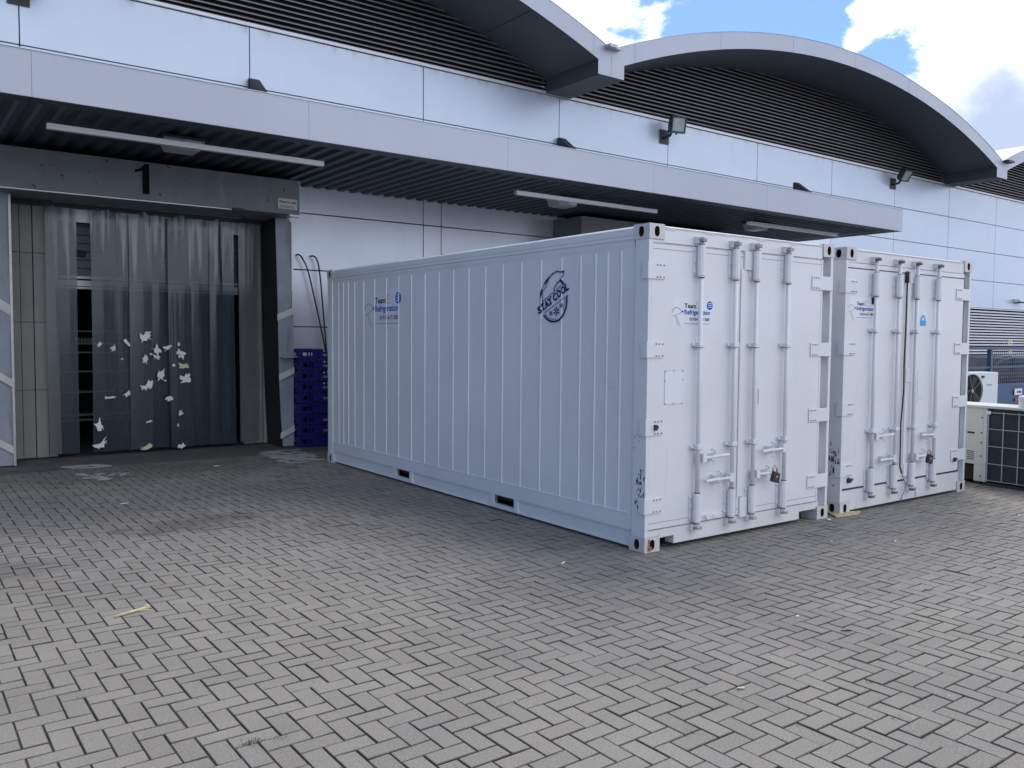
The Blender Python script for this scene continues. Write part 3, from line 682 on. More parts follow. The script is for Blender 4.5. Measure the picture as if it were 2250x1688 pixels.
for k, (a, b, curl, kind) in enumerate(strips):
    mb = MB(); nx, nz = 10, 18
    top = 3.46; bot = .045 if kind != 2 else .06
    ph = rnd.uniform(0, 6); amp = .012 if curl else .005; idx = {}
    for i in range(nx+1):
        for j in range(nz+1):
            u = i/nx; tz = j/nz; z = bot+(top-bot)*tz
            bulge = amp*2.4*math.sin(math.pi*u)*(.25+.75*tz**3) + amp*math.sin(u*7+ph)*tz**2*.8
            xx = a+(b-a)*u + .012*math.sin(ph+tz*3)*(1-tz)
            zz = z
            if j == nz and curl: zz = top-.05*(2*u-1)**2-.02*math.sin(ph*3+u*9)
            yy = -bulge + (.022 if k % 2 else -.008) - .03*(1-tz)**2*math.sin(ph)
            idx[i, j] = len(mb.v); mb.v.append((xx+1.5, yy, zz))
    for i in range(nx):
        for j in range(nz): mb.f.append((idx[i, j], idx[i+1, j], idx[i+1, j+1], idx[i, j+1])); mb.m.append(0)
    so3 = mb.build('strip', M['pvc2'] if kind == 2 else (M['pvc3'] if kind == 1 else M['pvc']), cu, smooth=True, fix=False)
    for q, ((sx, sz), (sw, shh, ang)) in enumerate(zip(scraps, sizes)):
        if not (a <= sx < (strips[k+1][0] if k+1 < len(strips) else b)): continue
        pm = MB(); npt = 11; base = [(-1, -1), (-.4, -.7), (0, -1.05), (.4, -.75), (1, -.9), (.75, -.4), (1.05, 0), (.7, .5), (1, 1), (.5, .8), (.2, .9), (-.3, .65), (-1, 1), (-.8, .5), (-1.05, .1), (-.75, -.5)]
        pts = []
        ca, sa = math.cos(R(ang)), math.sin(R(ang))
        for bx, bz in base:
            f1, f2 = rnd.uniform(.45, 1.15), rnd.uniform(.4, 1.15)
            px, pz = bx*sw*.55*f1, bz*shh*.55*f2
            pts.append((sx+1.5+px*ca-pz*sa, -.062-.0002*q, sz+px*sa+pz*ca))
        pm.poly(pts); pm.build('torn_label', M['paperyel'] if q in (21, 8) else M['paper'], so3, fix=False)
# ------------------------------------------------------------------ canopy lights and bars
def lamp(x, y, label):
    t = thing('canopy_lamp', label, 'lamp', (x, y, CZ0+.02), 0, 'bulkhead lamps under the canopy')
    b = MB(); b.box(-.26, -.17, -.03, .26, .17, 0); b.build('lamp_base', M['darksteel'], t, bevel=.01)
    b = MB(); b.prism([(-.24, -.03), (.24, -.03), (.17, -.16), (-.17, -.16)], 'y', -.155, .155); b.build('diffuser', M['lamp'], t, bevel=.015)
    b = MB(); b.prism([(.0, -.05), (.19, -.05), (.155, -.135), (.0, -.135)], 'y', -.162, -.156); b.build('clear_panel', M['lamp2'], t)
lamp(-1.85, 5.98, 'dim bulkhead lamp under the canopy above the number 1 header')
lamp(4.42, 6.35, 'bulkhead lamp under canopy between dock header and near container roof')
lamp(9.35, 6.2, 'bulkhead lamp under canopy end, behind the perforated metal bar')
def hbar(x0, x1, y, label, perf):
    t = thing('hanging_bar', label, 'metal bar', ((x0+x1)/2, y, 3.93), 0, 'long metal bars hung under the canopy')
    h = (x1-x0)/2; b = MB()
    if not perf: b.box(-h, -.035, -.03, h, .035, .03)
    else:
        b.box(-h, -.035, .022, h, .035, .03); b.box(-h, -.035, -.03, h, .035, -.022); b.box(-h, .028, -.022, h, .035, .022)
        n = 44
        for i in range(n+1): xx = -h+2*h*i/n; b.box(max(-h, xx-.012), -.035, -.022, min(h, xx+.012), -.028, .022)
    b.build('channel', M['edge'], t)
    b = MB()
    for s in (-1, 1): b.tube([(s*h*.85, 0, .03), (s*h*.85, 0, .14)], .006, 6)
    b.build('hanger', M['darksteel'], t)
hbar(-3.33, -.16, 5.70, 'smooth grey metal bar hung under the canopy before the number 1', False)
hbar(3.05, 6.11, 5.83, 'smooth grey metal bar hung under the canopy middle above the white container', False)
hbar(8.48, 11.42, 5.72, 'perforated metal bar hung under the right end of the canopy', True)

# ------------------------------------------------------------------ floodlights
def flood(x, z, tilt, yaw, label):
    t = thing('floodlight', label, 'floodlight', (x, YW, z), 0, 'black floodlights on the warehouse wall')
    b = MB(); b.box(-.13, -.03, -.16, .13, -.001, .13); b.build('wall_plate', M['darksteel'], t)
    b = MB(); b.tube([(-.02, -.03, -.05), (-.02, -.20, -.02), (.0, -.26, .12)], .03, 8); b.build('arm', M['darksteel'], t)
    rot = Matrix.Translation((.06, -.33, .19)) @ Matrix.Rotation(R(yaw), 4, 'Z') @ Matrix.Rotation(R(tilt), 4, 'X') @ Matrix.Scale(.88, 4)
    def xf(mb): mb.v = [tuple(rot @ Vector(q)) for q in mb.v]; return mb
    b = MB(); b.prism([(-.2, -.19), (.2, -.19), (.2, .19), (-.2, .19)], 'y', -.05, .06)
    for i in range(5): b.box(-.17+i*.08, .06, -.16, -.155+i*.08, .13, .16)
    hd = xf(b).build('housing', M['darksteel'], t)
    b = MB(); b.box(-.168, -.058, -.155, .168, -.051, .155); xf(b).build('lens', M['glass'], hd)
    b = MB(); b.box(-.2, -.075, .155, .2, -.05, .19); b.box(-.2, -.075, -.19, .2, -.05, -.155); b.box(-.2, -.075, -.155, -.168, -.05, .155); b.box(.168, -.075, -.155, .2, -.05, .155); xf(b).build('bezel', M['darksteel'], hd)
    b = MB(); b.box(-.02, .0, -.23, .02, .02, -.19); b.box(-.235, -.02, -.03, -.2, .02, .03); b.box(.2, -.02, -.03, .235, .02, .03); xf(b).build('yoke', M['darksteel'], hd)
flood(8.76, 6.05, 10, -14, 'black floodlight facing outward on the wall left of the big louvre middle')
flood(17.88, 6.10, 34, -6, 'far black floodlight on the wall near the second gutter beam')
flood(-3.27, 6.13, 30, -10, 'black floodlight at the upper left corner of the photo')
wl = thing('wall_lamp', 'small white lamp on the far wall above the ribbed cladding', 'wall lamp', (25.8, YW, 3.1))
b = MB(); b.prism([(-.005, .06), (-.22, .04), (-.22, -.03), (-.005, -.06)], 'x', -.26, .26); b.build('lamp_body', M['plastic'], wl, bevel=.015)
b = MB(); b.box(-.2, -.19, -.07, .2, -.03, -.05); b.build('lamp_glass', M['darksteel'], wl)

# ------------------------------------------------------------------ crates and hoses
def make_crate(label, x, y, z, rz, mark):
    t = thing('crate', label, 'crate', (x, y, z), rz, 'blue crates stacked beside the dock shelter')
    Lx, Ly, H = .60, .40, .166
    b = MB(); T = .012
    b.box(.015, .015, 0, Lx-.015, Ly-.015, .012)
    # long front and back with two grip slots, short sides with one
    for y0, sgn in ((.012, -1), (Ly-.012, 1)):
        yy0, yy1 = (y0, y0+T) if sgn < 0 else (y0-T, y0)
        b.box(.012, yy0, .012, Lx-.012, yy1, .055); b.box(.012, yy0, .115, Lx-.012, yy1, H-.012)
        for a, c in ((.012, .06), (.125, .15), (.215, Lx-.012)): b.box(a, yy0, .055, c, yy1, .115)
        yo = y0-.012 if sgn < 0 else y0
        b.box(0, yo, H-.03, Lx*.60, yo+.012, H); b.box(Lx*.60, yo, H-.03, Lx, yo+.012, H-.014)
        b.box(0, yo, .012, Lx, yo+.012, .026)
        for xx in (.0, .17, .33, .47, Lx-.02): b.box(xx, yo+.002, .026, xx+.02, yo+.012, H-.03)
    for x0, sgn in ((.012, -1), (Lx-.012, 1)):
        xx0, xx1 = (x0, x0+T) if sgn < 0 else (x0-T, x0)
        b.box(xx0, .024, .012, xx1, Ly-.024, .06); b.box(xx0, .024, .11, xx1, Ly-.024, H-.012)
        b.box(xx0, .024, .06, xx1, .13, .11); b.box(xx0, .27, .06, xx1, Ly-.024, .11)
        xo = x0-.012 if sgn < 0 else x0
        b.box(xo, .012, H-.03, xo+.012, Ly-.012, H-.014)
        for yy in (.03, .12, .27, .36): b.box(xo, yy, .012, xo+.012, yy+.015, H-.03)
    b.build('crate_body', M['crate'], t)
    if mark:
        q = MB(); P = lambda u, v: (u, -.0016, v)
        if mark > 1:
            q.disc(P(.40, .135), (1, 0, 0), (0, 0, 1), .016, .014, 10); q.poly([P(.455, .12), P(.475, .12), P(.478, .15), P(.452, .15)])
        for k in range(2):
            for i in range(5): q.box(.385+i*.02+.003*k, .0075, .075-k*.018, .399+i*.02, .0085, .084-k*.018)
        q.build('printed_mark', M['pale'], t, fix=False)
    if mark == 3:
        q = MB(); q.box(.062, .010, .062, .123, .012, .108); q.box(.152, .010, .062, .213, .012, .108); q.build('grip_tab', M['pale'], t)
    return t
words = ['topmost', 'second from the top', 'third from the top', 'fourth from the top', 'middle one', 'sixth from the top', 'seventh from the top', 'second from the ground', 'bottom one']
for k in range(9):
    lab = {0: 'topmost blue crate of the stack by the dock pad, with two pale grip tabs', 8: 'bottom blue crate of the stack, standing on the ground by the dock pad'}.get(k, 'blue plastic crate, %s of the stack by the dock pad' % words[k])
    make_crate(lab, .295+.006*math.sin(k*2.1), 7.60+.006*math.cos(k*1.7), .006+(8-k)*.168, .008*math.sin(k*3.0), 3 if k == 0 else (2 if k < 4 else (1 if k in (4, 6, 7) else 0)))
def hose(pts, label):
    mb = MB(); p2 = []
    n = len(pts)
    for i in range(n-1):
        p0, p1, p2_, p3 = [Vector(pts[max(0, min(n-1, i+q))]) for q in (-1, 0, 1, 2)]
        for j in range(8):
            t = j/8; p2.append(.5*((2*p1)+(p2_-p0)*t+(2*p0-5*p1+4*p2_-p3)*t*t+(3*p1-p0-3*p2_+p3)*t**3))
    p2.append(Vector(pts[-1]))
    mb.tube(p2, .0125, 8); o = mb.build('hose', M['rubber'], None, smooth=True)
    tag(o, label, 'hose', 'black hoses hanging from the wall')
hose([(.50, 8.22, 2.99), (.515, 8.13, 2.99), (.56, 8.10, 2.93), (.655, 8.10, 2.73), (.80, 8.10, 2.13), (.94, 8.10, 1.50), (1.0, 8.10, 1.1), (1.02, 8.1, .6)], 'left black hose bending out of the wall above the crates')
hose([(.735, 8.22, 2.985), (.75, 8.12, 2.985), (.80, 8.10, 2.93), (.848, 8.10, 2.73), (.905, 8.10, 2.13), (.958, 8.10, 1.50), (1.0, 8.09, 1.1), (1.05, 8.1, .6)], 'right black hose, nearest the container, bending out of the wall')

# ------------------------------------------------------------------ refrigerated containers
TH = -0.0095
LX, LY, LZ = 2.438, 6.058, 2.591
def logo(parent, P, s, white=True, peeled=False):
    """company sticker; P maps metres on the sticker (u right, v up) to 3D; s scales it"""
    if white:
        q = MB(); q.poly([P(0.02*s, .0, 0), P(.50*s, 0, 0), P(.50*s, .235*s, 0), P(.02*s, .235*s, 0)]); bgp = q.build('sticker', M['decal'], parent, fix=False)
    else: bgp = parent
    Q = lambda u, v: P(u*s, v*s, 1)
    q = MB(); add_text(q, 'Team', Q, .154, .152, .135, .036, 0, .022); q.build('lettering', M['ink'], bgp, fix=False)
    q = MB(); add_text(q, '01934 613 500', Q, .455, .05, .24, .025, 0, .018, right=True, capref='0'); q.build('lettering', M['ink'], bgp, fix=False)
    q = MB(); add_text(q, 'Refrigeration', Q, .154, .101, .305, .038, 0, .024); q.build('lettering', M['blue'], bgp, fix=False)
    q = MB(); add_text(q, 'www.teamrefrigeration.co.uk', Q, .154, .022, .30, .009, 0, .01, capref='k'); q.build('lettering', M['blue'], bgp, fix=False)
    if not peeled:
        q = MB(); q.disc(Q(.457, .178), Vector(Q(1, 0))-Vector(Q(0, 0)), Vector(Q(0, 1))-Vector(Q(0, 0)), .036, .036, 24); q.build('badge', M['blue'], bgp, fix=False)
        q = MB(); Q2 = lambda u, v: P(u*s, v*s, 2)
        for k in range(3): stroke(q, [(.435, .160+k*.016), (.450, .165+k*.016), (.464, .164+k*.016), (.480, .169+k*.016)], .006, Q2)
        q.build('badge_lines', M['decal'], bgp, fix=False)
    q = MB()
    stroke(q, smooth_line([(.012, .115), (.03, .140), (.055, .153), (.085, .148), (.112, .132), (.13, .124)]), .0032, Q)
    stroke(q, smooth_line([(.125, .118), (.105, .108), (.075, .098), (.05, .088), (.02, .084)]), .0025, Q)
    stroke(q, smooth_line([(.05, .088), (.058, .06), (.075, .025), (.085, .002)]), .0025, Q)
    stroke(q, smooth_line([(.062, .082), (.08, .05), (.098, .02), (.11, .004)]), .0025, Q)
    q.disc(Q(.133, .122), Vector(Q(1, 0))-Vector(Q(0, 0)), Vector(Q(0, 1))-Vector(Q(0, 0)), .009, .008, 10)
    q.build('bear_drawing', M['ink'], bgp, fix=False)
    q = MB(); stroke(q, smooth_line([(.29, .17), (.30, .195), (.325, .205), (.345, .195)]), .004, Q); stroke(q, smooth_line([(.32, .165), (.325, .18), (.345, .19)]), .003, Q); stroke(q, smooth_line([(.27, .15), (.30, .157), (.33, .15), (.345, .155)]), .004, Q)
    q.build('bear_drawing', M['gasket'], bgp, fix=False)

def container(label, loc, cfg):
    c = thing('refrigerated_container', label, 'shipping container', loc, TH, 'white refrigerated containers on the paving')
    WH = M[cfg['paint']]
    # corner castings
    for cx_ in (0, 1):
        for cy_ in (0, 1):
            for cz_ in (0, 1):
                sx, sy, sz = .168, .178, .119
                x0 = -.004 if cx_ == 0 else LX+.004-sx; y0 = -.006 if cy_ == 0 else LY+.006-sy; z0 = 0 if cz_ == 0 else LZ+.006-sz
                x1, y1, z1 = x0+sx, y0+sy, z0+sz; mb = MB()
                ex = (1, 0, 0); ey = (0, 1, 0); ez = (0, 0, 1); mid = ((x0+x1)/2, (y0+y1)/2, (z0+z1)/2)
                yf = y0 if cy_ == 0 else y1; xf = x0 if cx_ == 0 else x1
                mb.holed((mid[0], yf, mid[2]), (1, 0, 0) if cy_ == 0 else (-1, 0, 0), ez, sx/2, sz/2, .028, .041, .08)
                mb.holed((xf, mid[1], mid[2]), (0, -1, 0) if cx_ == 0 else (0, 1, 0), ez, sy/2, sz/2, .028, .041, .08)
                mb.poly([(x0, y0, z0), (x1, y0, z0), (x1, y1, z0), (x0, y1, z0)]); mb.poly([(x0, y0, z1), (x1, y0, z1), (x1, y1, z1), (x0, y1, z1)])
                yb = y1 if cy_ == 0 else y0; xb = x1 if cx_ == 0 else x0
                mb.poly([(x0, yb, z0), (x1, yb, z0), (x1, yb, z1), (x0, yb, z1)]); mb.poly([(xb, y0, z0), (xb, y1, z0), (xb, y1, z1), (xb, y0, z1)])
                co = mb.build('corner_casting', [M['casting'], M['hole']], c, fix=False)
                if cfg['near'] and cx_ == cy_ == cz_ == 0:
                    q = MB(); rr = random.Random(2)
                    for (ux, uz, r1, r2) in ((.040, .055, .013, .050), (.045, .09, .012, .02), (.05, .02, .016, .018), (.066, .03, .010, .022), (.035, .025, .008, .02)):
                        q.poly([(ux+r1*math.cos(t)*rr.uniform(.6, 1.2), -.0075, uz+r2*math.sin(t)*rr.uniform(.6, 1.15)) for t in [i*.45 for i in range(14)]])
                    q.build('rust_stain', M['rust'], co, fix=False)
    # corner posts
    zb, zt = .119, LZ-.113
    for cx_ in (0, 1):
        mb = MB()
        if cx_ == 0: mb.box(0, 0, zb, .034, .15, zt)
        else: mb.box(2.400, 0, zb, LX, .15, zt); mb.box(2.30, .085, zb, 2.40, .15, zt)
        if cx_ == 0: mb.box(.034, .085, zb, .10, .15, zt)
        mb.build('corner_post', M['post'], c, bevel=.003)
        mb = MB(); x0, x1 = (0, .16) if cx_ == 0 else (LX-.16, LX); mb.box(x0, LY-.15, zb, x1, LY, zt); mb.build('corner_post', M['post'], c, bevel=.006)
    # side panels with sealing beads between the sheets
    ribs = cfg['ribs']
    for s in (0, 1):
        mb = MB(); X = lambda d: d if s == 0 else LX-d
        mb.box(min(X(.012), X(.06)), .15, .16, max(X(.012), X(.06)), LY-.15, 2.42)
        po = mb.build('side_panel', WH, c)
        bd_ = MB()
        for yy in ribs: bd_.prism([(X(.013), yy-.0075), (X(.004), yy-.0025), (X(.004), yy+.0025), (X(.013), yy+.0075)], 'z', .285, 2.405)
        bd_.build('panel_bead', WH, po)
        kp = MB(); kp.box(min(X(.004), X(.0135)), .152, .165, max(X(.004), X(.0135)), LY-.152, .283); kp.box(min(X(.002), X(.0135)), .155, .284, max(X(.002), X(.0135)), LY-.155, .292); kp.build('kick_plate', WH, po)
        tr = MB(); a = (lambda d: X(d))
        tr.prism([(X(.0), 2.52), (X(.0), 2.572), (X(.02), 2.588), (X(.09), 2.588), (X(.09), 2.42), (X(.016), 2.42), (X(.010), 2.455), (X(.010), 2.475), (X(.002), 2.49), (X(.004), 2.51)], 'y', .172, LY-.172)
        tr.build('top_rail', WH, c, bevel=.003)
        br = MB()
        segs = [(.172, 1.76), (2.098, 3.803), (4.126, LY-.172)]
        for a0, a1 in segs: br.box(min(X(.022), X(.05)), a0, .034, max(X(.022), X(.05)), a1, .155)
        br.box(min(X(.004), X(.05)), .172, .155, max(X(.004), X(.05)), LY-.172, .164); br.box(min(X(.012), X(.07)), .172, .022, max(X(.012), X(.07)), LY-.172, .034)
        for yy in (.172, 4.12, LY-.185): pass
        bo = br.build('bottom_rail', WH, c)
        for p0, p1 in ((1.76, 2.098), (3.803, 4.126)):
            fp = MB()
            for e0, e1 in ((p0-.055, p0), (p1, p1+.055)):
                fp.prism([(e0 if e0 < p0 else e1+.03, .034), (e1 if e0 < p0 else e0, .034), (e1 if e0 < p0 else e0, .154), (e0+.0 if e0 < p0 else e1, .154)], 'x', min(X(.006), X(.05)), max(X(.006), X(.05)))
            fp.box(min(X(.006), X(.06)), p0, .034, max(X(.006), X(.06)), p1, .062)
            fp.build('pocket_frame', WH, bo)
            fp = MB(); fp.box(min(X(.30), X(.32)), p0-.01, .03, max(X(.30), X(.32)), p1+.01, .17); fp.build('fork_pocket', M['hole'], bo)
    # roof, floor, end wall
    mb = MB(); mb.box(.09, .10, 2.50, LX-.09, LY-.1, 2.575); mb.build('roof_panel', WH, c)
    mb = MB(); mb.box(.08, .12, .10, LX-.08, LY-.1, .16); mb.build('floor', M['hole'], c)
    mb = MB(); mb.box(.16, LY-.06, .12, LX-.16, LY-.02, 2.5); mb.build('end_wall', WH, c)
    # front header and sill
    mb = MB(); mb.box(.1655, .004, 2.455, 2.2675, .10, 2.572); mb.box(.0345, .003, 2.452, .165, .09, 2.4765); hd = mb.build('header', M['white2'] if not cfg['near'] else WH, c, bevel=.003)
    mb = MB(); rr = random.Random(4); n = 46
    zprev = .0
    for i in range(n):
        x0 = .166+(2.266-.166)*i/n; x1 = .166+(2.266-.166)*(i+1)/n
        sag = [(.018 if cfg['near'] else .004)*max(0, math.sin(i*.9)*math.sin(i*.37+1)) for i in (i, i+1)]
        mb.poly([(x0, .002, 2.566-sag[0]), (x1, .002, 2.566-sag[1]), (x1, -.006, 2.578), (x0, -.006, 2.578)]); mb.poly([(x0, -.006, 2.578), (x1, -.006, 2.578), (x1, .04, 2.592), (x0, .04, 2.592)]); mb.poly([(x0, .002, 2.566-sag[0]), (x1, .002, 2.566-sag[1]), (x1, .02, 2.566), (x0, .02, 2.566)])
    mb.build('header_lip', WH, hd, fix=False)
    zs = cfg['sill']
    mb = MB()
    mb.prism([(.168, zs), (.168, .100), (.335, .105), (.335, .036), (2.008, .036), (2.008, .105), (2.266, .105), (2.266, zs)] if cfg['near'] else [(.168, zs), (.168, .03), (2.266, .03), (2.266, zs)], 'y', .004, .10); mb.box(.0345, .0045, .1205, .1675, .09, zs); mb.box(2.2665, .0045, .124, 2.2995, .09, zs); mb.build('sill', M['white2'], c, bevel=.002)
    # doors
    GK = M[cfg['gasket']]
    doors = []
    dz0, dz1 = zs+.006, 2.45
    for side in (0, 1):
        x0, x1 = (.0343, 1.140) if side == 0 else (1.150, 2.280)
        mb = MB(); mb.box(x0, .0008, dz0, x1, .084, dz1); d = mb.build('door', WH, c, bevel=.002); doors.append(d)
        gk = MB(); gw = cfg['gw']
        if cfg['near']:
            for z0 in (2.400, 2.441, .176, .226): gk.box(x0+.01, .0005, z0, x1-.01, .003, z0+gw)
            gk.box(x1-.045 if side == 0 else x1-.03, .0005, dz0, x1-.040 if side == 0 else x1-.026, .003, dz1)
        else:
            g2 = MB(); g2.box(x0-.004, -.001, dz0-.006, x1+.004, .004, dz0+.012); g2.build('gasket', GK, d); gk.box(x0, -.001, 2.395, x1, .003, 2.405)
            if side == 1: gk.box(x1-.004, -.0015, dz0, x1+.006, .004, 2.40)
        gk.build('gasket', GK, d)
        # hinges
        for zc in cfg['hz']:
            hh = .064; mb = MB()
            if side == 0:
                mb.prism([(-.016, -.010), (.172, -.010), (.172, -.001), (-.006, -.001), (-.006, .06), (-.016, .06)], 'z', zc-hh, zc+hh)
                bx = (.085, .118, .158)
            else:
                mb.prism([(2.105, -.010), (2.425, -.010), (2.425, -.001), (2.105, -.001)], 'z', zc-hh, zc+hh); bx = (2.13, 2.165, 2.20)
            for x in bx:
                for zz in (zc-hh+.016, zc+hh-.018): mb.tube([(x, -.010, zz), (x, -.019, zz)], [.008, .006], 7, m=1)
            if cfg['near'] and side == 0 and abs(zc-.995) < .05:
                mb.box(.072, -.03, zc-.022, .098, -.0105, zc+.022, m=2); mb.tube([(.118, -.010, zc), (.118, -.0125, zc)], .012, 10, m=2)
            mb.build('hinge', [WH, M['gasket'], M['darksteel']], d, bevel=.003)
        # locking bars
        for bi, bx in enumerate(cfg['bars'][side]):
            mb = MB(); yb = -.045
            mb.tube([(bx, yb, .17), (bx, yb, 2.47)], .0185, 12)
            bar = mb.build('locking_bar', WH, c, smooth=True)
            for z0, z1 in ((cfg['th'][0], cfg['th'][1]), (.20, .42)):
                gd_ = MB()
                gd_.prism([(bx-.012, .0015), (bx-.036, -.04), (bx-.030, -.062), (bx-.012, -.075), (bx+.016, -.075), (bx+.034, -.060), (bx+.036, -.03), (bx+.03, .0015)], 'z', z0, z1)
                gd_.box(bx-.054, -.008, z0+.004, bx-.012, .0015, z1-.004)
                gd_.tube([(bx, yb, z0-.012), (bx, yb, z0-.0005)], .028, 10)
                gd_.tube([(bx, yb, z1+.0005), (bx, yb, z1+.012)], .026, 10)
                for q in range(3): gd_.tube([(bx-.045, -.008, z0+.03+q*.085*(z1-z0)/.23), (bx-.045, -.020, z0+.03+q*.085*(z1-z0)/.23)], [.010, .007], 7)
                ze = z1+.004 if z1 > 1 else z1+.004
                gd_.tube([(bx, yb, ze+.009), (bx, yb, ze+.013)], .0275, 10, m=1); gd_.tube([(bx, yb, z0-.018), (bx, yb, z0-.0125)], .0285, 10, m=1)
                gd_.build('bar_housing', [WH, M['gasketd']], bar, bevel=.005)
            for zc in cfg['mid']:
                gd_ = MB()
                gd_.box(bx-.030, -.072, zc-.016, bx+.030, .0015, zc+.020); gd_.box(bx-.060, -.022, zc-.012, bx-.030, .0015, zc+.016)
                gd_.tube([(bx-.052, -.022, zc), (bx-.052, -.034, zc)], .008, 7); gd_.box(bx-.029, -.070, zc-.021, bx+.029, .0015, zc-.0165, m=1)
                gd_.build('bar_guide', [WH, M['gasket']], bar, bevel=.004)
            for zc in (2.502, .150):
                cm = MB()
                cm.tube([(bx, yb, zc-.018), (bx, yb, zc+.018)], .020, 10); cm.box(bx-.026, -.086, zc-.014, bx-.006, -.03, zc+.016); cm.box(bx+.008, -.080, zc-.016, bx+.030, -.03, zc+.012)
                cm.build('cam', M['camgrey'] if cfg['near'] else M['casting2'], bar, bevel=.003)
                kp = MB(); z2 = .03
                kp.box(bx-.044, -.040, zc-z2, bx-.030, .009, zc+z2*.8); kp.box(bx+.032, -.040, zc-z2, bx+.046, .009, zc+z2*.8); kp.box(bx-.030, -.02, zc-.026, bx+.032, .009, zc-.02)
                kp.box(bx-.030, -.092, zc+.006, bx-.016, -.04, zc+.022)
                kp.build('keeper', M['white2'], bar, bevel=.003)
    for k, (x0, z0, x1, z1, di, ret) in enumerate(cfg['handles']):
        mb = MB(); s = 1 if x1 > x0 else -1
        mb.box(min(x0-.018*s, x0+.03*s), -.078, z0-.036, max(x0-.018*s, x0+.03*s), -.028, z0+.036)
        xm = x0+.45*(x1-x0)
        mb.tube([(x0+.02*s, -.068, z0), (xm, -.075, (z0+z1)/2), (xm+.05*s, -.085, (z0+z1)/2+.004), (x1, -.078, z1)], [.012, .012, .014, .013], 8)
        mb.box(ret-.02, -.05, z0-.04, ret+.02, .0015, z0+.03)
        mb.tube([(ret-.005, -.05, z0+.02), (ret+.012, -.085, z0+.04), (ret+.004, -.095, z0+.062), (ret-.010, -.09, z0+.072), (ret-.018, -.07, z0+.062)], .008, 7)
        mb.tube([(ret-.002, -.05, z0-.02), (ret+.004, -.09, z0-.03), (ret+.0, -.095, z0-.05), (ret-.016, -.08, z0-.056)], .008, 7)
        mb.build('door_handle', WH, doors[di], bevel=.002)
        if k == cfg['lock']:
            pl = MB(); lx = x1-.015; lz = z1-.03
            pl.prism([(lx-.055, lz-.035), (lx+.035, lz-.060), (lx+.050, lz+.03), (lx-.030, lz+.055)], 'y', -.125, -.085)
            po2 = thing('padlock', cfg['locklabel'], 'padlock', (0, 0, 0), 0, 'dark padlocks on the container doors')
            po2.matrix_world = Matrix.Translation(loc) @ Matrix.Rotation(TH, 4, 'Z')
            pl.build('lock_body', M['darksteel2'], po2, bevel=.008)
            sk = MB(); sk.tube([(lx-.03, -.105, lz+.05), (lx-.035, -.105, lz+.08), (lx-.01, -.105, lz+.10), (lx+.02, -.105, lz+.075), (lx+.025, -.105, lz+.03)], .007, 8); sk.build('shackle', M['steel'], po2, smooth=True)
            sk = MB(); sk.disc((lx-.004, -.127, lz+.004), (1, 0, 0), (0, 0, 1), .010, .010, 10); sk.build('keyhole', M['wood'], po2, fix=False)
    # strip over the meeting edge, centre plates
    mb = MB(); mb.box(1.098, -.012, .34, 1.160, .0015, 2.30 if cfg['near'] else 2.40); mb.build('astragal', WH, doors[0], bevel=.003)
    mb = MB(); mb.box(1.163, -.0015, .30, 1.170, .0018, 2.40); mb.build('gasket', GK, doors[1])
    for x0, z0, x1, z1 in cfg['plates']:
        mb = MB(); mb.box(x0, -.020, z0, x1, .0012, z1); mb.build('centre_plate', WH, doors[1], bevel=.006)
    if cfg['near']:
        q = MB(); q.box(.197, -.0012, 1.175, .406, .0016, 1.445); q.build('plate', M['decal'], doors[0])
        q = MB(); q.box(.195, -.0016, 1.174, .198, .001, 1.446); q.box(.199, -.0016, 1.1735, .406, .001, 1.1755); q.box(.2, -.0016, 1.444, .405, .001, 1.446)
        for (x, z) in ((.20, 1.44), (.30, 1.443), (.404, 1.44), (.203, 1.18), (.30, 1.18), (.40, 1.178), (.2, 1.36), (.404, 1.37)): q.box(x-.004, -.004, z-.007, x+.004, .001, z+.007)
        q.build('plate_outline', M['gasket'], doors[0])
        q = MB(); q.box(.64, -.014, .185, .90, .001, .235); q.tube([(.71, -.014, .215), (.71, -.03, .215)], .022, 10); q.tube([(.66, -.02, .205), (.665, -.04, .232), (.69, -.04, .238)], .006, 7); q.box(.79, -.022, .195, .86, -.012, .222); q.build('hold_back_clip', WH, doors[0], bevel=.004)
        q = MB(); q.box(1.366, -.004, 1.13, 1.369, .001, 1.27); q.build('plate_outline', M['gasket'], doors[1])
        # stickers
        logo(c, lambda u, v, k: (.255+u, .0012-.0012*(k+1), 1.798+v), 1.0)
        sp_ = next(o for o in c.children if o.name.startswith('side_panel'))
        logo(c, lambda u, v, k: (.0108-.0012*k, 4.964-u, 1.815+v), 1.93)
        bear_stamp(c)
        q = MB(); q.box(.008, .355, 1.29, .0125, .455, 1.387); q.build('plate', M['white2'], sp_)
        # black scuff marks on the near post
        q = MB(); rr = random.Random(21)
        for i in range(46):
            cx2, cz2 = rr.gauss(.07, .025), rr.choice([rr.gauss(.50, .05), rr.gauss(.43, .03), rr.gauss(.55, .05)])
            cx2 = min(.125, max(.012, cx2)); r0 = rr.uniform(.002, .008); asp = rr.uniform(.8, 4)
            q.poly([(-.0015, cx2+r0*math.cos(t)*rr.uniform(.5, 1.2), cz2+r0*asp*math.sin(t)*rr.uniform(.5, 1.2)) for t in [j*.7 for j in range(9)]])
        for i in range(16):
            cx2, cz2 = rr.uniform(.05, .13), rr.uniform(.80, 1.02); r0 = rr.uniform(.001, .004)
            q.poly([(-.0015, cx2+r0*math.cos(t), cz2+r0*2*math.sin(t)) for t in [j*.9 for j in range(7)]])
        post = next(o for o in c.children if o.name.startswith('corner_post')); q.build('scuff_mark', M['scuff'], post, fix=False)
    else:
        logo(c, lambda u, v, k: (.045+u*.95, .0012-.0012*(k+1), 1.90+v*.95), 1.0, True, True)
        q = MB(); P = lambda u, v, y: (u, y, v)
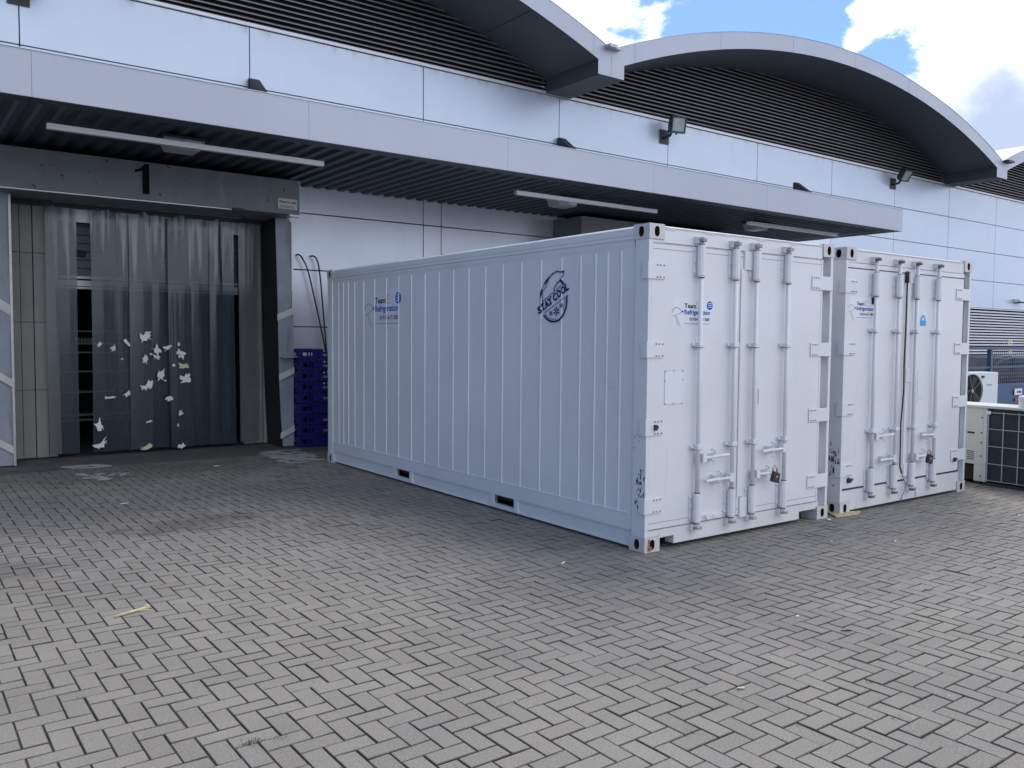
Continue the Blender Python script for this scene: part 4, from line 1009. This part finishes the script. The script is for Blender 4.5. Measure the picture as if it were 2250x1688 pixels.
        q.poly([P(.445, 2.06, -.006), P(.475, 2.055, -.03), P(.49, 2.10, -.034), P(.47, 2.135, -.025), P(.44, 2.125, -.006)]); q.build('peeled_corner', M['navy'], next(o for o in c.children if o.name.startswith('sticker')), fix=False)
        # blue padlock sticker
        q = MB(); q.poly([(1.37, -.0006, 1.862), (1.49, -.0006, 1.862), (1.49, -.0006, 1.915), (1.37, -.0006, 1.915)])
        outl = [(1.43+.052*math.cos(t), -.0006, 1.915+.062*math.sin(t)) for t in [math.pi*i/12 for i in range(13)]]
        q.poly(outl); q.build('padlock_sticker', M['lightblue'], doors[1], fix=False)
        q = MB(); q.poly([(1.405, -.0012, 1.922), (1.455, -.0012, 1.918), (1.45, -.0012, 1.93), (1.435, -.0012, 1.958), (1.425, -.0012, 1.958)]); q.build('padlock_sticker', M['decal'], doors[1], fix=False)
        for z0, z1 in ((1.11, 1.40), (1.03, 1.085)):
            q = MB(); q.box(1.36, -.0016, z0, 1.363, .001, z1); q.box(1.363, -.0016, z0, 1.49, .001, z0+.003); q.box(1.363, -.0016, z1-.003, 1.47, .001, z1); q.build('plate_outline', M['pale'], doors[1])
        # black cable down the middle, with a loose tail
        q = MB(); q.tube([(1.065, -.018, 2.42), (1.06, -.02, 2.25), (1.06, -.02, 1.9), (1.045, -.022, 1.45), (1.05, -.024, 1.2), (1.02, -.022, .85), (1.03, -.02, .4), (1.05, -.03, .32)], .008, 8); q.tube([(1.065, -.018, 2.41), (1.062, -.02, 2.3)], .02, 8); q.build('cable', M['rubber'], doors[0], smooth=True)
        q = MB(); q.tube([(1.09, -.02, .30), (1.12, -.035, .22), (1.11, -.04, .15), (1.07, -.035, .09), (1.06, -.02, .03)], .006, 7); q.tube([(1.33, -.03, .15), (1.335, -.03, .10), (1.33, -.03, .05)], .005, 6); q.build('cable', M['gasket'], doors[0], smooth=True)
        for x in (.13, 2.17):
            q = MB(); q.tube([(x, .001, .33 if x < 1 else .38), (x, -.03, .33 if x < 1 else .38)], [.028, .022], 10); q.tube([(x+.05, .001, .335 if x < 1 else .385), (x+.05, -.02, .335 if x < 1 else .385)], .011, 8); q.build('rubber_stop', M['gasketd'], doors[0 if x < 1 else 1])
        q = MB(); rr = random.Random(22)
        for i in range(60):
            cx2, cz2 = rr.uniform(.012, .13), rr.gauss(.52, .09); r0 = rr.uniform(.002, .008); asp = rr.uniform(.8, 5)
            q.poly([(-.0015, cx2+r0*math.cos(t)*rr.uniform(.5, 1.2), cz2+r0*asp*math.sin(t)*rr.uniform(.5, 1.2)) for t in [j*.7 for j in range(9)]])
        post = next(o for o in c.children if o.name.startswith('corner_post')); q.build('scuff_mark', M['scuff'], post, fix=False)
    return c
M['camgrey'] = mat('worn_grey_cam', (.42, .41, .40), .5, .1, .45, 30, spots=[((.12, .09, .07), 40, .56, .66)])
M['casting2'] = mat('dark_worn_cam', (.16, .155, .15), .6, .1, .5, 14)
M['darksteel2'] = mat('padlock_steel', (.055, .05, .045), .45, .4, .2, 30)
M['scuff'] = mat('black_scuff', (.035, .035, .05), .8)

def bear_stamp(parent):
    P = lambda y, z: (.0032, y, z)
    q = MB(); S = lambda pts, w_: stroke(q, smooth_line(pts), w_*1.45, P)
    S([(1.04, 2.289), (1.079, 2.28), (1.11, 2.283), (1.141, 2.287), (1.172, 2.279), (1.209, 2.268), (1.234, 2.246), (1.259, 2.232)], .006)
    for a in ((1.10, 2.283, 1.115, 2.292), (1.125, 2.287, 1.145, 2.295), (1.15, 2.285, 1.172, 2.290), (1.19, 2.276, 1.21, 2.280), (1.215, 2.262, 1.238, 2.262), (1.24, 2.245, 1.268, 2.244)): stroke(q, [a[:2], a[2:]], .006, P)
    q.poly([P(1.088, 2.286), P(1.037, 2.293), P(1.049, 2.262)])
    pts = smooth_line([(1.255, 2.236), (1.296, 2.206), (1.328, 2.176), (1.353, 2.138), (1.369, 2.099), (1.379, 2.055), (1.377, 2.005)])
    stroke(q, pts, [.014+.008*math.sin(i*.5) for i in range(len(pts))], P)
    S([(1.259, 2.232), (1.277, 2.197), (1.296, 2.163), (1.321, 2.14), (1.343, 2.121)], .005); S([(1.343, 2.125), (1.352, 2.094), (1.347, 2.05), (1.344, 2.01)], .007)
    S([(1.049, 2.265), (1.067, 2.237), (1.109, 2.201), (1.151, 2.172), (1.17, 2.149), (1.182, 2.13), (1.172, 2.116)], .006)
    S([(1.099, 2.214), (1.066, 2.191), (1.048, 2.170)], .016)
    S([(1.15, 2.20), (1.13, 2.193), (1.11, 2.195)], .003)
    stroke(q, [(1.342, 2.03), (1.181, 2.111), (1.071, 2.168)], .007, P); stroke(q, [(1.318, 1.923), (1.021, 2.062)], .006, P)
    pts = smooth_line([(1.327, 1.907), (1.278, 1.871), (1.227, 1.852), (1.183, 1.846), (1.115, 1.856), (1.061, 1.89), (1.019, 1.947), (1.002, 2.004), (0.999, 2.073)])
    stroke(q, pts, .018, P)
    S([(1.305, 1.914), (1.259, 1.882), (1.19, 1.867), (1.143, 1.872)], .004); S([(1.024, 2.055), (1.027, 2.005), (1.046, 1.94)], .004)
    for cy_, cz_, r in ((1.219, 1.921, .024), (1.141, 1.938, .040), (1.077, 1.987, .025)):
        for k in range(6):
            a = R(60*k+30); e = (cy_+r*math.cos(a), cz_+r*math.sin(a)*.95); s0 = (cy_+.3*r*math.cos(a), cz_+.3*r*math.sin(a)*.95)
            stroke(q, [s0, e], .16*r+.003, P)
            m_ = (cy_+.72*r*math.cos(a), cz_+.72*r*math.sin(a)*.95)
            for sg in (-1, 1): stroke(q, [m_, (m_[0]+.36*r*math.cos(a+sg*.9), m_[1]+.36*r*math.sin(a+sg*.9))], .12*r+.002, P)
            b_ = R(60*k+90); stroke(q, [s0, (cy_+.3*r*math.cos(b_), cz_+.3*r*math.sin(b_)*.95)], .1*r+.002, P)
    # lettering runs along the sloping band, wide slab serifs added by hand
    ang = math.atan2(2.125-1.912, 1.392-.968); ca, sa = math.cos(ang), math.sin(ang)
    T2 = lambda u, v: P(1.392-(u*ca-v*sa)+.004, 1.914+u*sa+v*ca)
    L = math.hypot(.424, .213)
    for ch, u0, u1 in (('S', 0, .115), ('T', .125, .235), ('A', .235, .365), ('Y', .355, .475), ('C', .515, .635), ('O', .645, .770), ('O', .780, .905), ('L', .915, 1.0)):
        add_text(q, ch, T2, u0*L, 0, (u1-u0)*L, .066, 0, .045)
    def serif(u, v, w_): stroke(q, [(u*L-w_, v), (u*L+w_, v)], .011, T2)
    for u in (.18, .415, .250, .350): serif(u, .0055, .015)
    for u in (.372, .460): serif(u, .061, .013)
    serif(.928, .061, .017); serif(.955, .0055, .024)
    q.build('stamp', M['navy'], parent, fix=False)

ribs1 = [5.723, 5.577, 5.428, 5.239, 4.981, 4.682, 4.376, 4.07, 3.765, 3.462, 3.163, 2.87, 2.575, 2.272, 1.972, 1.67, 1.372, 1.077, .822, .63, .48, .319]
container('white refrigerated container nearest the viewer, its long side stamped STAY COOL', (0, 0, 0), dict(
    near=True, paint='white', ribs=ribs1, sill=.170, gasket='gasket', gw=.006, hz=(2.23, 1.612, .997, .372),
    bars=((.552, .984), (1.257, 1.696)), th=(2.212, 2.448), mid=(1.650, .812),
    handles=((.60, .722, .90, .731, 0, .70), (.955, .531, .615, .530, 0, .78), (1.67, .730, 1.345, .724, 1, 1.487), (1.295, .529, 1.51, .522, 1, 1.41)),
    lock=3, locklabel='dark padlock on the right door of the near container', plates=((1.131, 2.292, 1.236, 2.452), (1.131, .156, 1.228, .330))))
container('second white container to the right with black door seals and a blue padlock sticker', (2.642, -.030, 0), dict(
    near=False, paint='white', ribs=ribs1, sill=.235, gasket='gasketd', gw=.01, hz=(2.222, 1.62, 1.03, .430),
    bars=((.452, .874), (1.216, 1.65)), th=(2.15, 2.36), mid=(1.80, .80),
    handles=((.50, .745, .79, .75, 0, .61), (.845, .50, .55, .505, 0, .68), (1.62, .70, 1.33, .71, 1, 1.47), (1.26, .488, 1.47, .485, 1, 1.38)),
    lock=3, locklabel='dark padlock on the right door of the second container', plates=((1.128, 2.293, 1.205, 2.42), (1.10, 1.27, 1.18, 1.415), (1.11, .28, 1.19, .42))))

# ------------------------------------------------------------------ outdoor units on the right
cu2 = thing('condenser_unit', 'large ivory condenser unit with dark gridded coil beside the second container', 'condenser unit', (5.69, .03, 0), -.10)
H0, H1 = .035, .915
b = MB(); b.box(0, .0, H0+.20, .03, .62, H1); b.box(0, .0, H0, .03, .105, H0+.20); b.box(0, .40, H0, .03, .62, H0+.20); b.box(.03, .60, H0, .40, .62, H1); b.box(.37, -1.12, H0, .40, .60, H1); b.box(.0, -1.12, H0, .37, -1.09, H1)
b.box(-.004, -.04, H0, .05, .0, H1)
b.build('casing', M['ivory'], cu2, bevel=.006)
b = MB(); b.box(-.03, -1.15, H1, .43, .65, H1+.035); b.build('top_panel', M['ivory'], cu2, bevel=.01)
b = MB(); b.box(.022, -1.09, H0+.02, .05, -.04, H1-.002); b.build('coil', M['coil'], cu2)
b = MB()
for k in range(7): y = -.055-.176*k; b.box(-.004, y-.004, H0+.03, .004, y+.004, H1-.03)
for z in (.062, .262, .469, .674, .868): b.box(-.008, -1.10, z-.004, -.0045, -.042, z+.004)
b.build('wire_guard', M['wire'], cu2)
b = MB(); b.box(-.003, .105, .60, .0, .195, .622); 
for k in range(5): b.box(-.003, .105, .285+k*.024, .0, .195, .294+k*.024)
b.build('casing_slot', M['gasketd'], cu2)
b = MB(); b.box(.05, .105, H0, .06, .40, H0+.2); b.build('pipe_opening', M['hole'], cu2)
b = MB(); b.box(-.02, -1.12, 0, .05, -.02, H0-.001); b.box(.3, -1.1, 0, .38, .5, H0-.001); b.box(.0, .02, 0, .05, .09, H0-.001); b.build('base_rail', M['darksteel'], cu2)
b = MB()
for z in (.1, .34, .5, .62, .8): b.tube([(-.002, .02, z), (-.012, .02, z)], .008, 7)
b.build('screw', M['darksteel'], cu2)
b = MB(); b.box(-.010, -.085, .845, -.0085, -.03, .885); b.build('rating_label', M['plastic'], cu2)
tb = thing('plastic_tub', 'white round plastic tub on top of the ivory condenser unit', 'tub', (5.84, -.50, .951))
b = MB(); b.tube([(0, 0, 0), (0, 0, .10), (0, 0, .125), (0, 0, .13)], [.20, .205, .20, .17], 28); b.build('tub_body', M['plastic'], tb, smooth=False)
b = MB(); b.tube([(0, 0, .1305), (0, 0, .14)], [.165, .15], 28); b.build('tub_lid', M['plastic'], tb)

ac = thing('fan_unit', 'white air conditioning unit with round black fan behind the ivory condenser', 'fan unit', (10.42, 2.62, 0), -.16)
b = MB(); b.box(0, 0, .42, 1.12, .36, 1.16); bo = b.build('casing', M['acwhite'], ac, bevel=.012)
b = MB(); b.box(.05, .02, 0, .12, .34, .42); b.box(1.0, .02, 0, 1.07, .34, .42); b.build('stand', M['steel'], ac)
cx_, cz_ = .36, .835; rf_ = .285
b = MB(); b.tube([(cx_, .0005, cz_), (cx_, -.012, cz_)], rf_, 36); b.build('fan_recess', M['louvreb'], ac)
b = MB()
n = 40
for rr_, wd in ((rf_+.004, .014), (rf_*.84, .004), (rf_*.68, .004), (rf_*.52, .004), (rf_*.36, .004)):
    pts = [(cx_+rr_*math.cos(2*math.pi*i/n), cz_+rr_*math.sin(2*math.pi*i/n)) for i in range(n+1)]
    for p, q in zip(pts, pts[1:]): b.tube([(p[0], -.022, p[1]), (q[0], -.022, q[1])], wd/2, 4)
b.build('fan_guard', M['darksteel'], ac)
b = MB()
for k in range(3):
    a = R(120*k+175); aa = a+.55
    b.poly([(cx_+.05*math.cos(a), -.016, cz_+.05*math.sin(a)), (cx_+.26*math.cos(a), -.015, cz_+.26*math.sin(a)), (cx_+.26*math.cos(aa), -.0135, cz_+.26*math.sin(aa)), (cx_+.05*math.cos(aa), -.014, cz_+.05*math.sin(aa))])
b.build('fan_blade', M['darksteel'], ac, fix=False)
b = MB()
for k in range(5):
    a = R(72*k+180); b.tube([(cx_+.04*math.cos(a), -.027, cz_+.04*math.sin(a)), (cx_+.29*math.cos(a), -.027, cz_+.29*math.sin(a))], .0035, 6)
b.tube([(cx_, -.02, cz_), (cx_, -.032, cz_)], .035, 12); b.build('fan_spoke', M['gasket'], ac)
b = MB(); b.box(.80, -.003, .92, .94, .0, .945); b.build('badge', M['gasket'], ac)
for x_, z_ in ((.07, 1.08), (.66, 1.08), (.07, .58), (.66, .58)): b = MB(); b.box(x_-.02, -.03, z_-.02, x_+.02, -.0005, z_+.02); b.build('guard_clip', M['darksteel'], ac)

# blue mesh-sided cage with car behind
cg = thing('mesh_cage', 'blue grey steel cage with mesh side panels behind the fan unit', 'cage', (15.2, 5.0, 0))
b = MB(); b.box(0, 0, 1.535, 8, .08, 1.598); b.build('top_rail', M['bluesteel'], cg)
b = MB(); b.box(0, 0, 1.07, 8, .06, 1.12); b.build('mid_rail', M['bluesteel'], cg)
for x in (0, 1.72, 4.0, 6.3):
    b = MB(); b.box(x, -.01, .0, x+.08, .085, 1.533); b.build('post', M['bluesteel'], cg)
b = MB(); b.box(.12, -.03, .10, 8, .10, .60); b.box(.12, -.05, .60, 8, .12, .68); b.build('base_panel', M['bluebody'], cg)
b = MB(); x = 1.9
while x < 8: b.box(x-.004, .03, .68, x+.004, .04, 1.533); x += .105
z = .74
while z < 1.5: b.box(1.83, .041, z-.0035, 8, .05, z+.0035); z += .095
b.build('mesh_panel', M['meshwire'], cg)
sg = thing('notice_sign', 'small white and red notice on the blue cage base behind the tub', 'sign', (18.15, 4.945, .38))
b = MB(); b.box(0, -.006, .0, .42, 0, .16); b.build('white_panel', M['plastic'], sg)
b = MB()
for k in range(3): b.box(.14+k*.08, -.008, .05, .20+k*.08, -.0065, .10)
b.build('black_marks', M['ink'], sg)
b = MB(); b.box(.04, -.006, -.16, .42, 0, -.08); b.build('red_panel', M['red'], sg)
for zc, lab in ((1.72, 'yellow warning sign above the cage rail on the ribbed wall'), (1.43, 'lower yellow warning sign seen below the cage rail')):
    ys = thing('warning_sign', lab, 'sign', (25.38, YW-.03, zc), 0, 'yellow warning signs on the ribbed wall')
    b = MB(); b.box(-.16, -.006, -.105, .16, 0, .105); b.build('sign_panel', M['yellow'], ys)
    b = MB()
    if zc > 1.6: b.prism([(-.07, -.05), (.07, -.05), (0, .07)], 'y', -.009, -.0065)
    else:
        for k in range(3): b.box(-.12, -.009, -.06+k*.05, .12, -.0065, -.04+k*.05)
    b.build('sign_symbol', M['ink'] if zc > 1.6 else M['gasket'], ys)
car = thing('parked_car', 'dark parked car seen through the mesh of the blue cage', 'car', (17.6, 5.75, 0))
body = [(0, .35), (.05, .75), (.25, .92), (.9, 1.02), (1.75, 1.48), (2.3, 1.56), (3.6, 1.54), (4.5, 1.40), (4.95, 1.05), (5.05, .75), (5.0, .35)]
body = [(x, z*.87) for x, z in body]
b = MB(); b.prism(body, 'y', 0, 1.75); b.build('body', M['carpaint'], car, bevel=.06)
b = MB(); b.prism([(1.15, .93), (1.8, 1.24), (2.5, 1.29), (2.5, .93)], 'y', -.006, -.001); b.prism([(2.58, .93), (2.58, 1.29), (3.5, 1.28), (4.2, 1.19), (4.5, .93)], 'y', -.006, -.001); b.build('side_window', M['carglass'], car)
b = MB(); b.poly([(.93, .12, .909), (1.73, .14, 1.286), (1.73, 1.61, 1.286), (.93, 1.63, .909)]); b.build('windscreen', M['carglass'], car, fix=False)
for x in (.95, 4.0):
    for y in (-.01, 1.56):
        b = MB(); b.tube([(x, y, .33), (x, y+.2, .33)], .33, 24); wo_ = b.build('wheel', M['rubber'], car)
        b = MB(); b.tube([(x, y-.008, .33), (x, y-.001, .33)], .2, 20); b.build('rim', M['steel'], wo_)

# ------------------------------------------------------------------ small things on the ground
pk = MB(); pk.prism([(2.50, -.085), (2.83, -.135), (2.94, -.07), (2.62, .10)], 'z', .002, .018); tag(pk.build('wood_packer', M['wood'], None, bevel=.003), 'pale wood packer under the near foot of the second container', 'wood')
sk = MB(); a = Vector((-3.728, .717, .012)); bb = Vector((-3.519, .785, .012))
sk.tube([a, a.lerp(bb, .5)+Vector((0, .003, 0)), bb], [.007, .0075, .009], 8); sk.tube([a.lerp(bb, .72)+Vector((0, -.012, -.006)), bb+Vector((-.01, -.028, -.006))], [.003, .004], 6)
sk.tube([bb+Vector((-.03, .0, .004)), bb+Vector((-.015, -.004, .012)), bb+Vector((.005, .002, .01))], [.006, .008, .004], 7)
tag(sk.build('stick', M['straw'], None, smooth=True), 'straw coloured broken stick lying on the paving at left', 'stick')
rr = random.Random(31)
def litter(x, y, s, m_, label, elong=2.5, ang=None):
    a = rr.uniform(0, 3.1) if ang is None else ang; ca, sa = math.cos(a), math.sin(a); mb = MB()
    pts = []
    for k in range(8):
        t = 2*math.pi*k/8; u, v = s*elong*math.cos(t)*rr.uniform(.7, 1.1), s*math.sin(t)*rr.uniform(.7, 1.1); pts.append((x+u*ca-v*sa, y+u*sa+v*ca))
    mb.prism(pts, 'z', .002, .006+s*.15); tag(mb.build('litter_scrap', m_), label, 'litter', 'scraps of litter on the paving')
litter(-.716, .143, .009, M['plastic'], 'white sliver of litter before the near corner of the front container', 5, .5)
litter(2.055, -.927, .010, M['paper'], 'pale scrap on the paving in front of the second container', 3)
litter(.885, -1.816, .010, M['casting2'], 'curled dark scrap on the paving at right', 3, -.5)
litter(-.34, -1.639, .008, M['paper'], 'white fleck lying in the middle of the paving at right', 2, .2)
litter(-.332, -1.966, .004, M['ink'], 'thin black sliver on the paving at right', 9, -.6)
litter(-1.502, -2.132, .009, M['straw'], 'yellowish chip in a paving joint near the bottom', 2.4, -.4)
litter(-2.884, 4.43, .012, M['paper'], 'white strip of litter on the paving before the strip curtain', 4.5, .2)
litter(-1.33, 6.45, .012, M['paper'], 'white scrap near the dock between the two paint patches', 4, .3)
litter(1.6, -.62, .006, M['paper'], 'small white fleck before the doors of the near container', 2)
litter(4.1, -1.05, .010, M['paper'], 'white fleck at the right end of the paving', 2.5, .2)
litter(2.36, -.10, .02, M['paper'], 'crumbled pale debris under the right foot of the near container', 1.6, .2)
lt = MB(); rr = random.Random(5)
def fleck(x, y, s):
    pts = [(x+s*math.cos(t)*rr.uniform(.5, 1.3), y+s*math.sin(t)*rr.uniform(.5, 1.3)) for t in (0, 1.2, 2.4, 3.7, 5)]
    lt.poly([(p[0], p[1], .003) for p in pts])
for i in range(260): fleck(rr.uniform(-4.5, 6), rr.uniform(-3.3, 6.8), rr.uniform(.0015, .005))
tag(lt.build('grit', M['paper'], None, fix=False), 'pale grit scattered over the paving', None, None, 'stuff')
lt = MB()
OXp, OYp = -4.09, -1.307
def tuft(x, y, n, spread, hmax):
    for i in range(n):
        px, py = x+rr.gauss(0, spread), y+rr.gauss(0, spread*.6); h = rr.uniform(.004, hmax); a = rr.uniform(0, 6.28); w_ = rr.uniform(.0012, .0028); l_ = rr.uniform(.5, 1.6)*h
        lt.poly([(px-w_*math.sin(a), py+w_*math.cos(a), -.004), (px+w_*math.sin(a), py-w_*math.cos(a), -.004), (px+l_*math.cos(a), py+l_*math.sin(a), h)])
for (x, y, n, s_, h) in ((-3.62, -1.30, 90, .05, .022), (-3.5, -1.33, 40, .04, .014), (-2.05, -2.3, 40, .05, .012), (-1.2, -2.75, 40, .05, .012), (-1.52, -2.14, 25, .03, .010), (-.9, -2.45, 25, .03, .010), (-3.9, -.1, 25, .04, .010), (-.55, -.9, 20, .03, .008), (-3.0, -2.0, 30, .05, .010), (-2.55, -2.45, 30, .05, .010)):
    tuft(x, y, n, s_*.55, h*.55)
for i in range(120):
    gx_, gy_ = rr.randint(-2, 50), rr.randint(-20, 40); tuft(OXp+gx_*.1, OYp+gy_*.1, 3, .02, .007)
tag(lt.build('joint_weeds', M['moss'], None, fix=False), 'tiny weeds and moss in the paving joints', None, None, 'stuff')
